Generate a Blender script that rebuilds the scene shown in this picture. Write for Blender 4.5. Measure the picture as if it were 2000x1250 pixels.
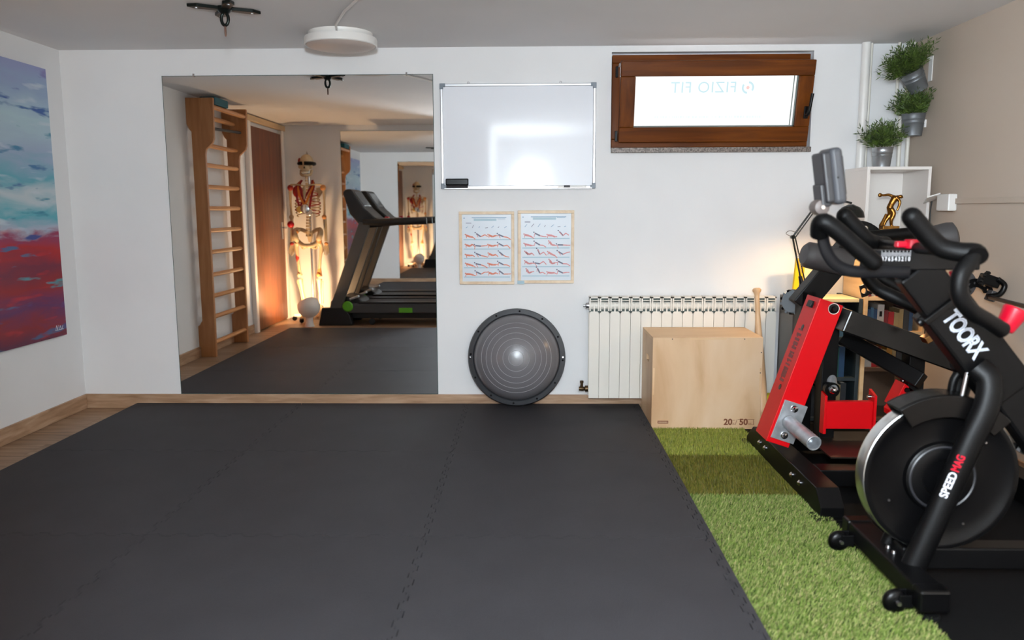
import bpy, bmesh, math, random
import numpy as np
from mathutils import Vector, Matrix
random.seed(7); rng = np.random.default_rng(7)
scene = bpy.context.scene
for o in list(bpy.data.objects): bpy.data.objects.remove(o)
COL = scene.collection
PI = math.pi
V = Vector

# ------------------------------------------------------------------ camera
F_PX, PITCH, YAW, ROLL = 1549.5, .1379, .0224, -.0035
CAM = V((.0184, -4.6504, 1.1825))
_cy, _sy, _cp, _sp = math.cos(YAW), math.sin(YAW), math.cos(PITCH), math.sin(PITCH)
FW = V((-_sy*_cp, _cy*_cp, -_sp)); RT = V((_cy, _sy, 0)); UP = RT.cross(FW)
_cr, _sr = math.cos(ROLL), math.sin(ROLL)
RT, UP = RT*_cr + UP*_sr, UP*_cr - RT*_sr
cd = bpy.data.cameras.new('camera'); cam = bpy.data.objects.new('camera', cd); COL.objects.link(cam)
cd.sensor_width = 36; cd.lens = F_PX/2000*36; cd.clip_start = .02; cd.clip_end = 60
M = Matrix((RT, UP, -FW)).transposed().to_4x4(); M.translation = CAM
cam.matrix_world = M
cd.dof.use_dof = True; cd.dof.focus_distance = 4.3; cd.dof.aperture_fstop = 2.4
scene.camera = cam

def W(u, v, Y):
    """world point seen at photo pixel (u, v) on the plane y = Y"""
    d = FW + RT*((u-1000)/F_PX) + UP*((625-v)/F_PX)
    return CAM + d*((Y-CAM.y)/d.y)

# ------------------------------------------------------------------ world and lights
w = bpy.data.worlds.new('world'); scene.world = w; w.use_nodes = True
bg = w.node_tree.nodes['Background']; bg.inputs[0].default_value = (.75, .86, 1, 1); bg.inputs[1].default_value = .6
scene.view_settings.view_transform = 'Standard'; scene.view_settings.look = 'None'
scene.view_settings.gamma = 1; scene.view_settings.use_curve_mapping = False
scene.view_settings.exposure = 0.0

def light(name, kind, loc, energy, color, size=.1, aim=None, spread=None, spot=None):
    d = bpy.data.lights.new(name, kind); d.energy = energy; d.color = color
    if kind == 'AREA':
        d.shape = 'DISK'; d.size = size
        if spread: d.spread = spread
    elif kind in ('POINT', 'SPOT'): d.shadow_soft_size = size
    if kind == 'SPOT': d.spot_size = spot; d.spot_blend = .5
    o = bpy.data.objects.new(name, d); COL.objects.link(o); o.location = loc
    if aim is not None: o.rotation_euler = (V(aim)-V(loc)).to_track_quat('-Z', 'Y').to_euler()
    return o
# the photographer's lamp beside the camera, in the opening of the rear wall
light('photo_lamp', 'POINT', (.03, -4.80, 1.53), 325, (.82, .92, 1), .10)

# ------------------------------------------------------------------ materials
def srgb(r, g, b):
    f = lambda c: (c/255/12.92) if c/255 <= .04045 else ((c/255+.055)/1.055)**2.4
    return (f(r), f(g), f(b), 1)
MATS = {}
def mat(name, col, rough=.5, metal=0, vary=0., vscale=8, bump=0., bscale=80, spec=.5, coat=0., stretch=None, emit=None, estr=0, col2=None, aniso=0):
    if name in MATS: return MATS[name]
    m = bpy.data.materials.new(name); m.use_nodes = True; MATS[name] = m
    nt = m.node_tree; b = nt.nodes['Principled BSDF']
    b.inputs['Base Color'].default_value = col; b.inputs['Roughness'].default_value = rough
    b.inputs['Metallic'].default_value = metal; b.inputs['Specular IOR Level'].default_value = spec
    b.inputs['Coat Weight'].default_value = coat
    if emit: b.inputs['Emission Color'].default_value = emit; b.inputs['Emission Strength'].default_value = estr
    tc = nt.nodes.new('ShaderNodeTexCoord'); src = tc.outputs['Object']
    if stretch:
        mp = nt.nodes.new('ShaderNodeMapping'); mp.inputs['Scale'].default_value = stretch
        nt.links.new(src, mp.inputs[0]); src = mp.outputs[0]
    if vary or col2:
        n = nt.nodes.new('ShaderNodeTexNoise'); n.inputs['Scale'].default_value = vscale; n.inputs['Detail'].default_value = 5
        nt.links.new(src, n.inputs['Vector'])
        r = nt.nodes.new('ShaderNodeValToRGB'); nt.links.new(n.outputs[0], r.inputs[0])
        c2 = col2 or tuple(max(0, c*(1-vary)) for c in col[:3])+(1,)
        r.color_ramp.elements[0].position = .35; r.color_ramp.elements[1].position = .65
        r.color_ramp.elements[0].color = c2; r.color_ramp.elements[1].color = col
        nt.links.new(r.outputs[0], b.inputs['Base Color'])
    if bump:
        n2 = nt.nodes.new('ShaderNodeTexNoise'); n2.inputs['Scale'].default_value = bscale; n2.inputs['Detail'].default_value = 4
        nt.links.new(src, n2.inputs['Vector'])
        bp = nt.nodes.new('ShaderNodeBump'); bp.inputs['Strength'].default_value = bump; bp.inputs['Distance'].default_value = .01
        nt.links.new(n2.outputs[0], bp.inputs['Height']); nt.links.new(bp.outputs[0], b.inputs['Normal'])
    return m

def wood(name, c1, c2, c3, rough=.5, scale=(1, 1, 1), grain=6, ring=True, coat=0., per_object=0.):
    """grain runs along the axis with the smallest scale"""
    if name in MATS: return MATS[name]
    m = bpy.data.materials.new(name); m.use_nodes = True; MATS[name] = m
    nt = m.node_tree; b = nt.nodes['Principled BSDF']; b.inputs['Roughness'].default_value = rough
    b.inputs['Coat Weight'].default_value = coat
    tc = nt.nodes.new('ShaderNodeTexCoord'); mp = nt.nodes.new('ShaderNodeMapping'); mp.inputs['Scale'].default_value = scale
    nt.links.new(tc.outputs['Object'], mp.inputs[0])
    src = mp.outputs[0]
    oi = nt.nodes.new('ShaderNodeObjectInfo')
    if per_object:
        ad = nt.nodes.new('ShaderNodeVectorMath'); ad.operation = 'MULTIPLY_ADD'
        ad.inputs[1].default_value = (1, 1, 1); cb = nt.nodes.new('ShaderNodeMath'); cb.operation = 'MULTIPLY'; cb.inputs[1].default_value = 37
        nt.links.new(oi.outputs['Random'], cb.inputs[0]); nt.links.new(mp.outputs[0], ad.inputs[0]); nt.links.new(cb.outputs[0], ad.inputs[2]); src = ad.outputs[0]
    n = nt.nodes.new('ShaderNodeTexNoise'); n.inputs['Scale'].default_value = grain; n.inputs['Detail'].default_value = 6; n.inputs['Distortion'].default_value = .6 if ring else .1
    nt.links.new(src, n.inputs['Vector'])
    r = nt.nodes.new('ShaderNodeValToRGB'); e = r.color_ramp.elements
    e[0].position = .3; e[0].color = c1; e[1].position = .72; e[1].color = c3; x = e.new(.5); x.color = c2
    nt.links.new(n.outputs[0], r.inputs[0]); out = r.outputs[0]
    if per_object:
        hs = nt.nodes.new('ShaderNodeHueSaturation'); mr = nt.nodes.new('ShaderNodeMapRange')
        mr.inputs['To Min'].default_value = 1-per_object; mr.inputs['To Max'].default_value = 1+per_object*.6
        nt.links.new(oi.outputs['Random'], mr.inputs[0]); nt.links.new(mr.outputs[0], hs.inputs['Value']); nt.links.new(out, hs.inputs['Color']); out = hs.outputs[0]
    nt.links.new(out, b.inputs['Base Color'])
    bp = nt.nodes.new('ShaderNodeBump'); bp.inputs['Strength'].default_value = .06; nt.links.new(n.outputs[0], bp.inputs['Height']); nt.links.new(bp.outputs[0], b.inputs['Normal'])
    return m

WHITE = mat('white_plaster', srgb(236, 236, 236), .75, vary=.03, vscale=3, bump=.03, bscale=60)
CEIL = mat('ceiling_plaster', srgb(226, 225, 225), .85, vary=.03, vscale=2, bump=.03, bscale=50)
TAUPE = mat('taupe_paint', srgb(196, 180, 164), .5, vary=.03, vscale=2, bump=.02, bscale=60)
BLACK = mat('black_powder_coat', srgb(6, 6, 7), .42, spec=.2, bump=.03, bscale=500)
BLACKS = mat('black_satin', srgb(6, 6, 7), .3, spec=.25)
FOAM = mat('black_foam_grip', srgb(6, 6, 7), .45, spec=.2, bump=.1, bscale=700)
RUBBER = mat('black_rubber', srgb(10, 10, 11), .8, spec=.15, bump=.3, bscale=300, vary=.3, vscale=120)
RED = mat('red_powder_coat', srgb(208, 3, 15), .42, spec=.25, bump=.02, bscale=400)
REDP = mat('red_plastic', srgb(196, 6, 40), .35)
CHROME = mat('chrome', srgb(225, 225, 228), .12, 1)
ZINC = mat('zinc_plate', srgb(190, 193, 197), .32, .6, vary=.25, vscale=30)
STEEL = mat('brushed_steel', srgb(190, 190, 192), .3, 1)
GREY = mat('grey_vinyl', srgb(74, 72, 73), .5, bump=.05, bscale=300)
DGREY = mat('dark_grey_plastic', srgb(44, 44, 47), .4)
WPL = mat('white_plastic', srgb(236, 234, 230), .35)
WLAM = mat('white_laminate', srgb(238, 232, 226), .4)
BRASS = mat('brass_fitting', srgb(150, 112, 70), .35, 1)

# ------------------------------------------------------------------ mesh helpers
ORG = {}
class B:
    def __init__(s): s.v = []; s.f = []
    def add(s, vs, fs):
        n = len(s.v); s.v += [V(p) for p in vs]; s.f += [[i+n for i in f] for f in fs]; return s
    def box(s, a, b):
        x0, y0, z0 = [min(a[i], b[i]) for i in range(3)]; x1, y1, z1 = [max(a[i], b[i]) for i in range(3)]
        return s.add([(x0,y0,z0),(x1,y0,z0),(x1,y1,z0),(x0,y1,z0),(x0,y0,z1),(x1,y0,z1),(x1,y1,z1),(x0,y1,z1)],
                     [(0,3,2,1),(4,5,6,7),(0,1,5,4),(1,2,6,5),(2,3,7,6),(3,0,4,7)])
    def obox(s, c, ax, ay, az, hx, hy, hz):
        c, ax, ay, az = V(c), V(ax).normalized(), V(ay).normalized(), V(az).normalized()
        vs = [c+ax*hx*i+ay*hy*j+az*hz*k for k in (-1, 1) for i, j in ((-1,-1),(1,-1),(1,1),(-1,1))]
        return s.add(vs, [(0,3,2,1),(4,5,6,7),(0,1,5,4),(1,2,6,5),(2,3,7,6),(3,0,4,7)])
    def beam(s, p, q, wd, hg, side=(0, 1, 0)):
        """rectangular bar p->q; wd across `side`, hg across the third axis"""
        p, q = V(p), V(q); d = (q-p).normalized(); sd = (V(side)-d*V(side).dot(d)).normalized(); n = d.cross(sd)
        return s.obox((p+q)/2, d, sd, n, (q-p).length/2, wd/2, hg/2)
    def tube(s, pts, r, n=14, cap=True, flat=None, closed=False):
        pts = [V(p) for p in pts]; m = len(pts); rs = r if isinstance(r, (list, tuple)) else [r]*m
        base = len(s.v); up = None
        for i, p in enumerate(pts):
            if closed: t = (pts[(i+1) % m]-pts[i-1])
            else: t = (pts[min(i+1, m-1)]-pts[max(i-1, 0)])
            t = t.normalized() if t.length > 1e-9 else V((0, 0, 1))
            if up is None:
                up = V((0, 0, 1)) if abs(t.z) < .9 else V((0, 1, 0))
                if flat: up = V(flat[1])
            a = (up - t*up.dot(t)).normalized(); b2 = t.cross(a); up = a
            k = flat[0] if flat else 1
            for j in range(n):
                an = 2*PI*j/n; s.v.append(p + a*math.cos(an)*rs[i]*k + b2*math.sin(an)*rs[i])
        for i in range(m if closed else m-1):
            i2 = (i+1) % m
            for j in range(n):
                j2 = (j+1) % n
                s.f.append([base+i*n+j, base+i*n+j2, base+i2*n+j2, base+i2*n+j])
        if cap and not closed:
            s.f.append([base+j for j in range(n)][::-1]); s.f.append([base+(m-1)*n+j for j in range(n)])
        return s
    def cyl(s, p, q, r, r2=None, n=20): return s.tube([p, q], [r, r if r2 is None else r2], n)
    def lathe(s, prof, c=(0,0,0), axis=(0,0,1), n=32):
        """prof: (radius, height) list along axis"""
        ax = V(axis).normalized(); a = ax.orthogonal().normalized(); b2 = ax.cross(a); c = V(c); base = len(s.v); m = len(prof)
        for r, h in prof:
            for j in range(n):
                an = 2*PI*j/n; s.v.append(c + ax*h + (a*math.cos(an)+b2*math.sin(an))*max(r, 1e-5))
        for i in range(m-1):
            for j in range(n):
                j2 = (j+1) % n; s.f.append([base+i*n+j, base+i*n+j2, base+(i+1)*n+j2, base+(i+1)*n+j])
        return s
    def sphere(s, c, r, n=16, sc=(1, 1, 1)):
        c = V(c); k = n//2; base = len(s.v)
        for i in range(k+1):
            th = PI*i/k
            for j in range(n):
                ph = 2*PI*j/n
                s.v.append(c+V((math.sin(th)*math.cos(ph)*sc[0], math.sin(th)*math.sin(ph)*sc[1], math.cos(th)*sc[2]))*r)
        for i in range(k):
            for j in range(n):
                j2 = (j+1) % n; s.f.append([base+i*n+j, base+(i+1)*n+j, base+(i+1)*n+j2, base+i*n+j2])
        return s
    def prism(s, poly, o, ax, ay, az, t):
        """extrude 2D polygon (in ax, ay at origin o) by t along az"""
        o, ax, ay, az = V(o), V(ax), V(ay), V(az); n = len(poly); base = len(s.v)
        for k in (0, t):
            for x, y in poly: s.v.append(o+ax*x+ay*y+az*k)
        s.f.append([base+i for i in range(n)][::-1]); s.f.append([base+n+i for i in range(n)])
        for i in range(n):
            j = (i+1) % n; s.f.append([base+i, base+j, base+n+j, base+n+i])
        return s

def smooth_path(pts, k=6):
    pts = [V(p) for p in pts]; out = []
    P = [pts[0]*2-pts[1]]+pts+[pts[-1]*2-pts[-2]]
    for i in range(1, len(P)-2):
        for j in range(k):
            t = j/k; a, b, c, d = P[i-1], P[i], P[i+1], P[i+2]
            out.append(.5*((2*b)+(c-a)*t+(2*a-5*b+4*c-d)*t*t+(3*b-a-3*c+d)*t**3))
    out.append(pts[-1]); return out

def obj(name, b, m, parent=None, smooth=False, bevel=0, origin=None, angle=40, seg=2):
    me = bpy.data.meshes.new(name)
    if parent is not None: org = ORG[parent.name]
    else:
        if origin is None:
            lo = [min(p[i] for p in b.v) for i in range(3)]; hi = [max(p[i] for p in b.v) for i in range(3)]
            origin = ((lo[0]+hi[0])/2, (lo[1]+hi[1])/2, lo[2])
        org = V(origin)
    me.from_pydata([tuple(p-org) for p in b.v], [], b.f); me.update()
    bm = bmesh.new(); bm.from_mesh(me); bmesh.ops.recalc_face_normals(bm, faces=bm.faces); bm.to_mesh(me); bm.free()
    me.materials.append(m)
    o = bpy.data.objects.new(name, me); COL.objects.link(o)
    if parent is not None: o.parent = parent
    else: o.location = org
    ORG[o.name] = org
    if bevel:
        bv = o.modifiers.new('bevel', 'BEVEL'); bv.width = bevel; bv.segments = seg; bv.limit_method = 'ANGLE'; bv.angle_limit = math.radians(30)
    if smooth:
        me.shade_smooth()
        me.set_sharp_from_angle(angle=math.radians(angle))
    return o
def tag(o, label, cat, group=None):
    o['label'] = label; o['category'] = cat
    if group: o['group'] = group
    return o
def struct(o, label=None):
    o['kind'] = 'structure'
    if label: o['label'] = label
    return o
def empty(name, loc):
    o = bpy.data.objects.new(name, None); COL.objects.link(o); o.location = loc; o.empty_display_size = .05; ORG[o.name] = V(loc); return o
def thing(name, loc, label, cat, group=None): return tag(empty(name, loc), label, cat, group)
def text_mesh(txt, size, extrude=.0006, outline=0., shear=0., bold=0., align='CENTER', space=1.0):
    c = bpy.data.curves.new('lettering', 'FONT'); c.body = txt; c.size = size; c.align_x = align; c.align_y = 'CENTER'; c.shear = shear; c.space_character = space
    if outline: c.fill_mode = 'NONE'; c.bevel_depth = outline; c.bevel_resolution = 0; c.resolution_u = 3
    else: c.extrude = extrude; c.resolution_u = 4; c.offset = bold
    o = bpy.data.objects.new('lettering', c); COL.objects.link(o)
    dg = bpy.context.evaluated_depsgraph_get(); me = bpy.data.meshes.new_from_object(o.evaluated_get(dg)); 
    bpy.data.objects.remove(o)
    b = B(); b.add([v.co.copy() for v in me.vertices], [list(p.vertices) for p in me.polygons]); bpy.data.meshes.remove(me)
    return b
def place(b, o, ax, ay, az):
    o, ax, ay, az = V(o), V(ax), V(ay), V(az); b.v = [o+ax*p.x+ay*p.y+az*p.z for p in b.v]; return b
# ------------------------------------------------------------------ the room
XL, XR, H, YR = -2.675, 2.174, 2.096, -4.10      # left wall, right wall, ceiling, rear wall
XO, YA = -.41, -6.4                              # opening beside the camera, end of the space behind it
WX0, WX1, WZ0, WZ1 = .483, 1.615, 1.527, 2.062   # window opening
wf = B()
wf.box((XL-.15, 0, 0), (WX0, .25, H)).box((WX1, 0, 0), (XR+.15, .25, H)).box((WX0, 0, 0), (WX1, .25, WZ0)).box((WX0, 0, WZ1), (WX1, .25, H))
struct(obj('wall_front', wf, WHITE), 'white plastered wall with the mirror, whiteboard and basement window')
struct(obj('wall_left', B().box((XL-.15, YR-.12, 0), (XL, 0, H)), WHITE), 'white wall with the abstract painting')
struct(obj('wall_right', B().box((XR, YA, 0), (XR+.15, 0, H)), TAUPE), 'taupe painted wall behind the exercise bike')
struct(obj('wall_rear', B().box((XL, YR-.12, 0), (XO, YR, H)), WHITE), 'white rear wall seen in the mirror')
struct(obj('wall_passage', B().box((XO-.12, YA, 0), (XO, YR-.12, H)).box((XO-.12, YA-.12, 0), (XR+.15, YA, H)), WHITE), 'white walls of the passage behind the camera')
struct(obj('ceiling', B().box((XL-.15, YA-.12, H), (XR+.15, .25, H+.12)), CEIL), 'pale grey plastered ceiling')

# floor: slab plus laminate planks where the mats leave it bare
PLANK = wood('oak_laminate', srgb(120, 92, 68), srgb(150, 118, 90), srgb(172, 142, 114), .45, (1.2, 14, 14), 3, per_object=.16)
fl = struct(obj('floor', B().box((XL-.15, YA-.12, -.15), (XR+.15, .25, -.006)), mat('subfloor', srgb(110, 92, 76), .7)), 'brown oak laminate floor')
pw = .19; y = 0; i = 0
while y > YR:
    y2 = max(y-pw, YR); xa = XL; xend = -2.30 if y2 > -2.9 else XO+.02
    off = [-2.2, -2.46, -1.9][i % 3]; xs = [XL]+[x for x in (off, off+1.1, off+2.2) if XL+.1 < x < xend-.05]+[xend]
    for a, b_ in zip(xs[:-1], xs[1:]):
        obj('plank', B().box((a+.0008, y-.0008, -.006), (b_-.0008, y2+.0008, 0)), PLANK, fl)
    y = y2; i += 1
BASE = wood('oak_skirting', srgb(146, 112, 84), srgb(172, 138, 108), srgb(192, 160, 132), .45, (1.5, 1.5, 12), 3)
bs = struct(obj('baseboard_front', B().box((XL, -.013, 0), (1.40, 0, .0876)), BASE, bevel=.003), 'light oak skirting board under the mirror')
bs = struct(obj('baseboard_left', B().box((XL, -3.0, 0), (XL+.013, -.013, .0876)), BASE, bevel=.003), 'light oak skirting board along the left wall')
struct(obj('baseboard_right', B().box((XR-.013, YA, 0), (XR, -.4, .0876)), BASE, bevel=.003), 'light oak skirting board along the taupe wall')

# door in the left wall, seen in the mirror
DOORW = wood('brown_door_veneer', srgb(84, 42, 18), srgb(104, 54, 24), srgb(122, 68, 32), .38, (10, 10, .8), 2.5, coat=.1)
dr = struct(empty('door_1', (XL, -3.5, 0)), 'brown veneered door lit from below by the floor lamp, seen in the mirror')
obj('door_leaf', B().box((XL+.001, -3.98, .012), (XL+.03, -3.02, 1.99)), DOORW, dr, bevel=.002)
obj('door_jamb', B().box((XL+.001, -3.02, 0), (XL+.045, -2.955, 2.03)), WLAM, dr, bevel=.003)
obj('door_jamb', B().box((XL+.001, -4.05, 0), (XL+.045, -3.98, 2.03)), WLAM, dr, bevel=.003)
hd = obj('door_handle', B().cyl((XL+.03, -3.9, 1.0), (XL+.08, -3.9, 1.0), .01).tube(smooth_path([(XL+.075, -3.9, 1.0), (XL+.082, -3.88, 1.0), (XL+.082, -3.79, 1.0)]), .009), STEEL, dr, True)
obj('escutcheon', B().box((XL+.03, -3.925, .88), (XL+.036, -3.875, 1.06)), STEEL, hd)
struct(obj('trim_1', B().box((XL+.001, -4.09, 2.032), (XL+.05, -2.94, 2.085)), mat('beige_trim', srgb(205, 176, 138), .5), bevel=.003), 'beige trim above the brown door')

# ------------------------------------------------------------------ window with tilted sash
TEAK = wood('teak_frame', srgb(78, 36, 4), srgb(100, 50, 6), srgb(118, 62, 10), .4, (.7, 9, 9), 3, coat=.08)
TEAKV = wood('teak_frame_upright', srgb(78, 36, 4), srgb(100, 50, 6), srgb(118, 62, 10), .4, (9, 9, .7), 3, coat=.08)
for k_ in ('teak_frame', 'teak_frame_upright'): MATS[k_].node_tree.nodes['Principled BSDF'].inputs['Specular IOR Level'].default_value = .12
wn = struct(empty('window_1', (1.04, .03, 1.53)), 'brown wooden basement window with its sash tilted inwards')
fx0, fx1, fz0, fz1 = .485, 1.594, 1.532, 2.044
for a, b_, m in [((fx0, -.012, fz1-.045), (fx1, .06, fz1), TEAK), ((fx0, -.012, fz0), (fx1, .06, fz0+.048), TEAK),
                 ((fx0, -.0115, fz0+.048), (fx0+.045, .06, fz1-.045), TEAKV), ((fx1-.045, -.0115, fz0+.048), (fx1, .06, fz1-.045), TEAKV)]:
    obj('frame_bar', B().box(a, b_), m, wn, bevel=.004)
obj('outer_pane', B().box((fx0+.04, .058, fz0+.03), (fx1-.04, .064, fz1-.03)), mat('frosted_outer_glass', srgb(245, 247, 248), .4, emit=(1, 1, 1, 1), estr=1.2), wn)
# sash, hinged at the bottom and leaning into the room
sx0, sx1, sz0, sh = .521, 1.579, 1.568, .438
tilt = math.radians(12.5)
SO = V((0, -.012, sz0)); SU = V((0, -math.sin(tilt), math.cos(tilt))); SN = V((0, -math.cos(tilt), -math.sin(tilt))); SX = V((1, 0, 0))
def sash(x0, x1, u0, u1, n0, n1):
    return B().obox(SO+SX*(x0+x1)/2+SU*(u0+u1)/2+SN*(n0+n1)/2, SX, SU, SN, abs(x1-x0)/2, abs(u1-u0)/2, abs(n1-n0)/2)
sb = .082
obj('sash_rail', sash(sx0, sx1, sh-sb, sh, 0, .05), TEAK, wn, bevel=.004)
obj('sash_rail', sash(sx0, sx1, 0, sb, 0, .05), TEAK, wn, bevel=.004)
obj('sash_stile', sash(sx0, sx0+sb, sb, sh-sb, 0, .0495), TEAKV, wn, bevel=.004)
obj('sash_stile', sash(sx1-sb, sx1, sb, sh-sb, 0, .0495), TEAKV, wn, bevel=.004)
PANE = mat('frosted_lit_pane', (.12, .12, .12, 1), .25, emit=(1, 1, .985, 1), estr=.97)
pane = obj('pane', sash(sx0+sb-.004, sx1-sb+.004, sb-.004, sh-sb+.004, .012, .018), PANE, wn)
GASK = mat('window_gasket', srgb(120, 132, 128), .4)
obj('gasket', sash(sx0+sb, sx1-sb, sb, sb+.006, .018, .030), GASK, pane)
obj('gasket', sash(sx1-sb-.006, sx1-sb, sb, sh-sb, .018, .030), GASK, pane)
obj('gasket', sash(sx1-sb-.022, sx1-sb-.018, sb, sh-sb, .018, .024), GASK, pane)
# reversed lettering on the frosted film (it faces the street)
PRC = mat('pale_blue_film_print', (.10, .12, .12, 1), .4, emit=srgb(198, 227, 235), estr=.92)
PRR = mat('pale_red_film_print', (.12, .08, .08, 1), .4, emit=srgb(250, 205, 200), estr=.92)
def on_pane(b, x, u, sx=-1): return place(b, SO+SX*x+SU*u+SN*.0185, SX*sx, SU, SN)
obj('lettering', on_pane(text_mesh('FIZIO FIT', .084, .0002, space=1.08), .985, .262+.03), PRC, pane)
lg = B()
def arc(cx, cy, r, a0, a1, wd):
    n = 14; p = []
    for k in range(n+1): a = math.radians(a0+(a1-a0)*k/n); p.append((cx+r*math.cos(a), cy+r*math.sin(a)))
    for k in range(n, -1, -1): a = math.radians(a0+(a1-a0)*k/n); p.append((cx+(r-wd)*math.cos(a), cy+(r-wd)*math.sin(a)))
    return p
lg.prism(arc(0, 0, .034, 95, 215, .011), (0, 0, 0), (1, 0, 0), (0, 1, 0), (0, 0, 1), .0003)
lg.prism(arc(0, 0, .034, -85, 35, .011), (0, 0, 0), (1, 0, 0), (0, 1, 0), (0, 0, 1), .0003)
obj('logo', on_pane(lg, 1.228, .292), PRC, pane)
obj('logo_dot', on_pane(B().lathe([(0, 0), (.009, 0), (.009, .0003), (0, .0003)], n=16), 1.228, .292), PRR, pane)
sm = B(); xx = .72
while xx < 1.31:
    wd = random.choice([.006, .009, .012]); sm.box((xx, .128, .0183), (xx+wd, .141, .0186)); xx += wd+random.choice([.004, .004, .012])
sm.v = [SO+SX*p.x+SU*p.y+SN*p.z for p in sm.v]
sl_ = obj('small_lettering', sm, mat('faint_film_print', (.11, .12, .12, 1), .4, emit=srgb(232, 240, 241), estr=.95), pane); sl_['kind'] = 'stuff'
h = obj('handle', B().obox(SO+SX*(sx1-.028)+SU*.16+SN*.056, SX, SU, SN, .012, .033, .006), BLACKS, wn, bevel=.003)
obj('lever', B().tube(smooth_path([SO+SX*(sx1-.028)+SU*.15+SN*.055, SO+SX*(sx1-.028)+SU*.152+SN*.088, SO+SX*(sx1-.024)+SU*.18+SN*.095, SO+SX*(sx1-.016)+SU*.265+SN*.092]), .0085), BLACKS, h, True)
for z in (1.60, 1.955):
    hg = obj('hinge', B().box((sx0-.018, -.03, z-.035), (sx0-.003, -.012, z+.025)), BLACKS, wn, bevel=.003)
obj('tilt_arm', B().box((sx0-.004, -.09, 1.975), (sx0+.010, -.02, 1.985)), ZINC, wn)
GRAN = mat('speckled_granite', srgb(150, 138, 130), .4, col2=srgb(78, 68, 62), vscale=120)
struct(obj('window_sill', B().box((.484, -.034, 1.503), (1.612, .06, 1.5315)), GRAN, wn, bevel=.002))

# ------------------------------------------------------------------ mirrors
MIR = mat('mirror_silver', (.93, .94, .935, 1), .004, 1)
GEDGE = mat('mirror_glass_edge', srgb(58, 84, 80), .2)
def mirror(name, x0, x1, z0, z1, y0, ysil, label):
    t = thing(name, ((x0+x1)/2, y0, z0), label, 'mirror')
    s = 1 if ysil > y0 else -1
    obj('glass_body', B().box((x0, y0, z0), (x1, ysil-s*.0006, z1)), GEDGE, t)
    obj('reflecting_face', B().box((x0+.003, ysil-s*.0005, z0+.003), (x1-.003, ysil, z1-.003)), MIR, t)
    return t
mirror('wall_mirror', -2.0876, -.5299, .0887, 1.9493, 0, -.006, 'large frameless wall mirror left of the whiteboard, standing on the skirting')
mirror('wall_mirror', -2.03, -.45, .03, 2.035, YR, YR+.006, 'mirror on the rear wall behind the treadmill, seen in the large mirror')
for x, ww in ((-.68, 'right'), (-1.9, 'left')):
    tag(obj('mirror_clip', B().obox((x, -.008, 1.951), (1, 0, 0), (0, 1, 0), (0, 0, 1), .005, .006, .008), CHROME), f'small chrome clip on the top edge of the large mirror, {ww} one', 'clip', 'mirror clips')

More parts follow.
